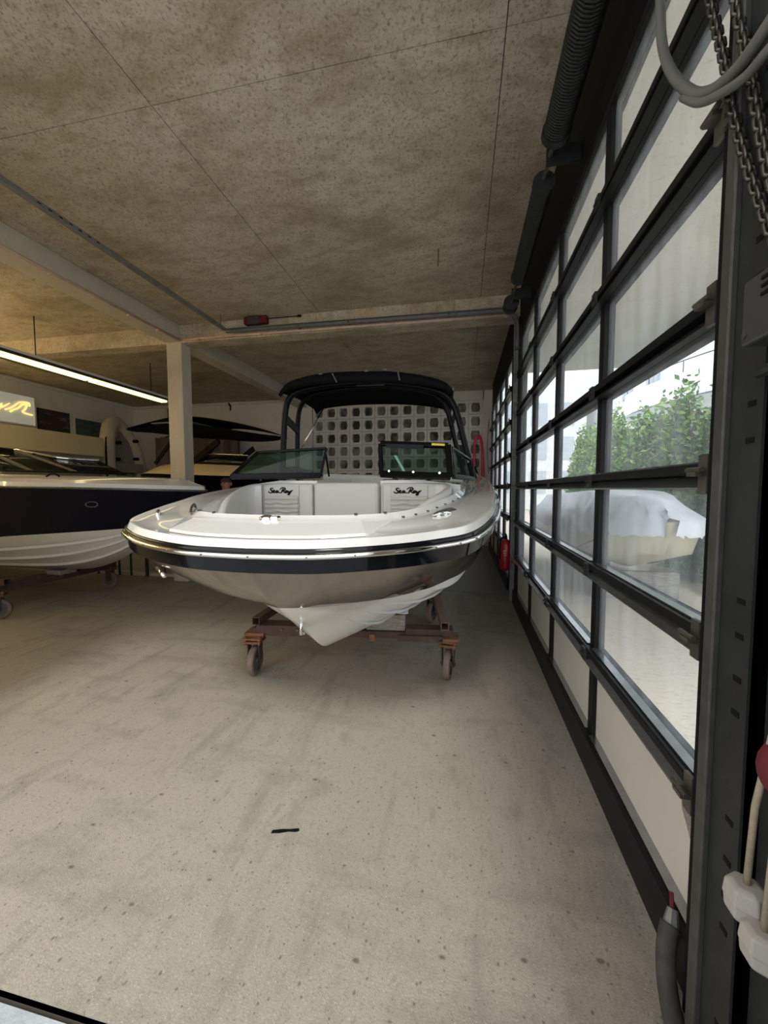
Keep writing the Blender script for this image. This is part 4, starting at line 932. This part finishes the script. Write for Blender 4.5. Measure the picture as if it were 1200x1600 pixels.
# ---------------------------------------------------------------- right side items
ex = thing('fire_extinguisher', (.55, 5.590, .42), 'red fire extinguisher hung on the pillar between the two doors', 'fire extinguisher')
MB().tube([(.59,5.510+.0,.40),(.59,5.510,.405),(.59,5.510,.44),(.59,5.510,.74),(.59,5.510,.79),(.59,5.510,.82)], [.05,.068,.075,.075,.055,.025], 20).build('cylinder', M['red'], ex, smooth=True)
MB().tube([(.59,5.510,.82),(.59,5.510,.86)], .022, 10).build('valve', M['blackm'], ex)
MB().bar((.59,5.450,.87),(.59,5.560,.885), .02, .015).build('handle', M['blackm'], ex)
MB().tube(spline([(.59,5.470,.85),(.53,5.430,.84),(.505,5.440,.70),(.51,5.450,.55)], 14), .010, 8).build('hose', M['blackm'], ex, smooth=True)
for z in (.60,.63,.66): MB().box(.55, 5.434, z, .60, 5.440, z+.012).build('label_line', M['whiteplastic'], ex)
MB().box(.60, 5.530, .45, .66, 5.590, .70).build('wall_bracket', M['steeld'], ex)
rt = thing('red_hoop', (.4, 10.3, 1.0), 'bright red looped tube standing against the back wall by the second door', 'tube')
MB().tube(spline([(.30,10.40,1.6),(.295,10.40,2.3),(.31,10.40,2.72),(.37,10.40,2.86),(.44,10.38,2.80),(.49,10.36,2.5),(.51,10.36,1.9),(.52,10.36,.02)], 40), .036, 10).build('tube', M['redtube'], rt, smooth=True)
MB().tube([(.29,10.42,.02),(.29,10.42,1.2),(.29,10.42,1.9),(.29,10.42,2.15)], [.08,.10,.11,.03], 12).build('sleeve', M['blackm'], rt, smooth=True)
MB().box(.50, 10.33, 1.62, .56, 10.40, 1.78).build('strap', M['blackm'], rt)
# cord on the back corner
tag(MB().tube(spline([(.66,10.55,3.3),(.63,10.545,2.7),(.64,10.545,2.2),(.67,10.555,1.9)], 14), .007, 6).build('thin_cord', M['dkred']), 'thin reddish cord hanging in the far right corner', 'cord')
# hoist chains, links built one by one
def chain(name, pts, label, r=.0042, ln=.021, w=.0085):
    o = thing(name, pts[0], label, 'chain', 'hoist chains')
    path = spline(pts, 200); d = [0]
    for a, b in zip(path, path[1:]): d.append(d[-1]+(Vector(b)-Vector(a)).length)
    n = int(d[-1]/ln); base = None
    for k in range(n):
        s = (k+.5)*ln; i = next(i for i in range(len(d)) if d[i] >= s); p = Vector(path[i]); t = (Vector(path[min(i+1,199)])-Vector(path[max(i-1,0)])).normalized()
        if base is None:
            mb = MB(); q = []
            for j in range(12):
                a = 2*PI*j/12; q.append(Vector((w*math.cos(a), 0, w*math.sin(a)+(ln*.42 if math.sin(a) > 0 else -ln*.42))))
            mb.tube([Vector(p0)+WO[o.name] for p0 in q], r, 6, closed=True); base = mb.build('chain_link', M['chain'], o, smooth=True); c = base
        else: c = base.copy(); C.objects.link(c); c.parent = o
        c.location = p - WO[o.name]; c.rotation_mode = 'QUATERNION'
        rot = t.to_track_quat('Z', 'Y'); c.rotation_quaternion = rot @ Matrix.Rotation((PI/2 if k % 2 else 0)+.4, 3, 'Z').to_quaternion()
    return o
chain('hoist_chain', [(.6,1.26,2.95),(.6,1.201,2.732),(.6,1.127,2.507),(.6,1.076,2.333),(.6,1.02,2.18),(.6,.958,2.035),(.6,.92,1.95)], 'steel hoist chain hanging nearer the glass at top right')
chain('hoist_chain', [(.6,1.14,2.85),(.6,1.098,2.614),(.6,1.042,2.422),(.6,.996,2.25),(.6,.967,2.152),(.6,.93,2.05)], 'steel hoist chain at the top right edge of the view')
ha = thing('cable_loop', (.58, 1.1, 2.4), 'grey cable hanging in a loop at top right beside the chains', 'cable')
MB().tube(spline([(.58,1.46,3.3),(.58,1.432,3.0),(.58,1.407,2.845),(.58,1.339,2.697),(.58,1.231,2.546),(.58,1.143,2.465),(.58,1.048,2.42),(.58,.955,2.41),(.60,.85,2.45)], 50), .0135, 10).build('cable', M['greyplastic'], ha, smooth=True)
MB().tube(spline([(.575,1.26,2.56),(.57,1.17,2.465),(.57,1.092,2.41),(.57,1.0,2.36),(.57,.93,2.345),(.6,.85,2.36)], 30), .010, 10).build('cable', M['greyplastic'], ha, smooth=True)
br = thing('roller_bracket', (.64, 1.2, 2.4), 'small steel corner bracket on the door edge beside the hoist chains', 'bracket')
MB().prism([(.63,1.12,2.40),(.63,1.20,2.40),(.63,1.185,2.45),(.63,1.14,2.475),(.63,1.12,2.47)], (.012,0,0)).build('plate', M['zinc'], br)
for y, z in ((1.14,2.42),(1.165,2.42),(1.14,2.45)): MB().tube([(.63,y,z),(.622,y,z)], .005, 6).build('bolt', M['zinc'], br)
eb = thing('control_box', (.56, .88, 1.78), 'dim grey control box fixed to the near post at the right edge', 'box')
MB().box(.56, .80, 1.79, .655, .955, 1.92).build('box', M['clearbox'], eb, bevel=.006)
for z in (1.87,1.885,1.90): MB().box(.557, .83, z, .56, .90, z+.006).build('vent', M['blackm'], eb)
MB().tube([(.556,.94,1.81),(.56,.94,1.81)], .006, 8).build('screw', M['steel'], eb)
MB().tube([(.60,.96,1.74),(.60,.84,1.745)], .012, 8).build('lever', M['steeld'], eb)
rd = thing('pull_cord', (.55, .80, .68), 'cream rope with whole off white weight visible at the lower right edge', 'rope', 'pull cords')
def cord(x, y, z, o, top):
    MB().tube([(x,y,z+.035),(x,y-.01,z+.2),top], .006, 8).build('rope', M['rope'], o, smooth=True)
    w = MB(); n = 6
    w.tube([(x,y,z-.035),(x,y,z-.025),(x,y,z-.003),(x,y,z),(x,y,z+.03),(x,y,z+.036)], [.022,.032,.034,.036,.033,.022], 6); w.build('weight', M['whiteplastic'], o, bevel=.003)
cord(.55, .838, .70, rd, (.55,.78,1.15))
rd2 = thing('pull_cord', (.55, .79, .62), 'cream rope whose off white weight is cut by the lower right edge', 'rope', 'pull cords')
cord(.55, .79, .66, rd2, (.55,.775,1.15))
tag(MB().sphere((.56,.795,1.0), .03, .03, .05).build('rope_knot', M['dkred'], smooth=True), 'dark red cloth knot on the near post at the right edge', 'knot')
hs = thing('floor_hose', (.6, 1.15, 0), 'dirty grey hose lying by the near bottom corner of the glazed door', 'hose')
MB().tube(spline([(.64,1.27,.17),(.615,1.235,.12),(.60,1.19,.06),(.585,1.10,.028),(.585,1.0,.028),(.60,.90,.028)], 30), .026, 10).build('hose', M['dirtyhose'], hs, smooth=True)
MB().tube([(.655,1.29,.20),(.638,1.262,.16)], [.014,.024], 8).build('connector', M['steell'], hs)
MB().tube([(.66,1.31,.235),(.652,1.285,.19)], .006, 6).build('ring', M['dkred'], hs)
rg = MB(); rows = []
for i in range(10): rows.append([(.60+.012*j, 1.02+.017*i, max(.004,.02+.02*math.sin(i*1.7+j)+.006*j*math.cos(i))) for j in range(8)])
rg.loft(rows); tag(rg.build('crumpled_rag', M['rust'], solid=.004), 'crumpled brown rag in the corner between near track and door', 'rag')
# torn tape on the bottom panel
tag(MB().prism([(.713,1.275,.36),(.713,1.37,.47),(.713,1.385,.53),(.713,1.34,.55),(.713,1.275,.50)], (-.004,0,0)).build('torn_tape', M['wood']), 'torn brown tape on the near bottom panel of the door', 'tape')

# ---------------------------------------------------------------- outside, seen through the glass
MBo = MB(); MBo.box(.96, .2, 3.85, 3.3, 8.5, 4.1); o = struct(MBo.build('canopy_roof', M['soffit']))
struct(MB().box(3.05, .2, 3.55, 3.3, 8.5, 3.849).build('canopy_edge', M['bldg2']))
bd = thing('white_building', (9, 14, 0), 'white building with a curved balcony beyond the hedge outside', 'building')
rows_o = []
arc_ = [(8.0+7.0-7.0*math.cos(t), 22-9*math.sin(t)) for t in [i/16*PI*.55 for i in range(17)]]
mb = MB(); mb.loft([[(x,y,5.2) for x,y in arc_],[(x,y,6.2) for x,y in arc_],[(x+.25,y+.1,6.2) for x,y in arc_],[(x+.25,y+.1,5.2) for x,y in arc_]], False); mb.build('balcony_band', M['bldg'], bd)
mb = MB(); mb.loft([[(x+.1,y+.05,5.2) for x,y in arc_],[(x+1.8,y+1.2,3.9) for x,y in arc_]]); mb.build('balcony_soffit', M['bldg2'], bd, solid=.1)
for i in range(0,17,2): MB().tube([(arc_[i][0]+.1,arc_[i][1],6.2),(arc_[i][0]+.1,arc_[i][1],6.7)], .02, 6).build('railing_post', M['steel'], bd)
MB().tube([(x+.1,y,6.7) for x,y in arc_], .025, 6).build('top_rail', M['steel'], bd)
MB().box(9.2, 20.5, 0, 15, 34, 10).build('wall', M['bldg'], bd)
for k in range(3):
    w_ = MB().box(9.14, 21.2+3*k, 6.6, 9.2, 22.5+3*k, 8.2).build('window', M['bldg2'], bd)
    for q in range(3): MB().box(9.11, 21.25+3*k+.42*q, 6.65, 9.14, 21.62+3*k+.42*q, 8.15).build('pane', M['bldg2'], w_)
MB().box(8.6, 13.4, 0, 9.2, 14.0, 4.2).build('pillar', M['bldg'], bd)
b2 = thing('grey_building', (8, 36, 0), 'pale grey building far along the yard outside the door', 'building')
MB().box(2.5, 30, 0, 8.5, 40, 8.5).build('wall', M['bldg'], b2)
for k in range(3):
    for j in range(3): MB().box(3.0+1.8*k, 29.94, 1.2+2.4*j, 4.1+1.8*k, 30, 2.8+2.4*j).build('window', M['bldg2'], b2)
# hedge shrubs
def shrub(x, y, rx, ry, z0, z1, n, label, seed):
    rnd = random.Random(seed); o = thing('hedge_shrub', (x, y, z0), label, 'shrub', 'hedge shrubs outside')
    mbs = [MB(), MB()]
    for i in range(n):
        th = rnd.random()*2*PI; u = rnd.random()**.35; zz = rnd.random()
        hgt = (z1-z0)*(.62+.38*math.sin(3*th+seed)*.5+.2*rnd.random()) ; prof = (1-.45*zz**2)
        p = Vector((x+rx*u*prof*math.cos(th), y+ry*u*prof*math.sin(th), z0+zz*(z1-z0)*(.85+.25*rnd.random()*math.cos(th*2+seed))))
        d = Vector((rnd.gauss(0,1), rnd.gauss(0,1), rnd.gauss(.5,.8))).normalized(); s = d.orthogonal().normalized(); s.rotate(Matrix.Rotation(rnd.random()*6.28, 3, d))
        L_ = rnd.uniform(.08,.16); w = L_*.28; mb = mbs[1 if (zz > .6 and rnd.random() < .5) else 0]
        mb.face([mb.v(p), mb.v(p+d*L_*.5+s*w), mb.v(p+d*L_), mb.v(p+d*L_*.5-s*w)])
    for mb, m in zip(mbs, ('leaf','leafl')): f = mb.build('foliage', M[m], o); f['kind'] = 'stuff'
    mb = MB()
    for k in range(7):
        a = k*.9; mb.tube([(x+.1*math.cos(a), y+.1*math.sin(a), 0), (x+rx*.3*math.cos(a), y+ry*.3*math.sin(a), z1*.5), (x+rx*.6*math.cos(a), y+ry*.6*math.sin(a), z1*.9)], [.03,.02,.008], 6)
    mb.build('stem', M['bark'], o)
SH = [(4.2,6.0,.8,.95,3.0,'hedge shrub outside nearest the camera, seen through the near panes'),(4.2,7.9,.8,.95,3.35,'hedge shrub outside, second from the camera'),
      (4.2,9.9,.8,1.0,3.3,'hedge shrub outside, third from the camera'),(4.2,12.0,.8,1.05,3.5,'hedge shrub outside, fourth from the camera'),(4.2,14.3,.8,1.15,3.5,'hedge shrub outside, farthest from the camera')]
for i, (x, y, rx, ry, z1, lb) in enumerate(SH): shrub(x, y, rx, ry, .1, z1, 12000, lb, i+1)
# tarp-covered boat outside
tb = thing('covered_boat', (2.7, 6.6, .3), 'boat under white plastic tarp parked outside behind the glazed door', 'boat')
tst = dict(rail=[(0,0,1.12),(.3,.15,1.10),(.6,.5,1.08),(.75,1.0,1.06),(.82,2.0,1.02),(.82,4.2,1.0)], keel=[(0,.5,.9),(0,.6,.65),(0,.9,.45),(0,1.4,.36),(0,2.2,.34),(0,4.2,.34)], top=[(0,.1,1.2),(.2,.4,1.36),(.35,.8,1.42),(.45,1.4,1.46),(.5,2.2,1.44),(.5,4.2,1.36)])
tl3 = {k: spline(v, 33) for k, v in tst.items()}
def TT(h, y, z): return (2.35+h, 5.0+y, z)
mb = MB(); mb.T = TT
for s in (1,-1): mb.loft([[(s*p[0],p[1],p[2]) for p in l] for l in (tl3['keel'], [(p[0]*.9, lerp(p[1],q[1],.3), .62+.1*(1-min(1,p[1]))) for p, q in zip(tl3['rail'], tl3['keel'])], tl3['rail'])])
mb.build('hull', M['siding'], tb, smooth=True)
mb = MB(); mb.T = TT; rnd = random.Random(3)
def crink(l, a): return [(max(0,h+rnd.uniform(-a,a)) if h > 0 else 0, y, z+rnd.uniform(-a,a)) for h, y, z in l]
for s in (1,-1): mb.loft([[(s*p[0],p[1],p[2]) for p in l] for l in (crink([(h+.05,y-.03,z-.16) for h,y,z in tl3['rail']],.03), crink([(h+.06,y-.03,z+.01) for h,y,z in tl3['rail']],.012), crink(mixl(tl3['rail'],tl3['top'],.5),.02), crink(tl3['top'],.02), [(0,y,z+.04) for h,y,z in tl3['top']])])
mb.build('tarp', M['tarp'], tb, smooth=True)
mb = MB(); mb.tube(spline([(1.8,5.3,.95),(1.52,5.7,.70),(1.50,6.2,.62),(1.49,6.9,.88)], 20), .008, 6); mb.build('rope', M['greyplastic'], tb)
for y in (5.9, 8.4): MB().box(1.8, y, 0, 2.9, y+.1, .36).build('cradle', M['wood'], tb)
MB().tube([(2.15,8.95,.25),(2.25,8.95,.25)], .02, 6).build('drain', M['steel'], tb)
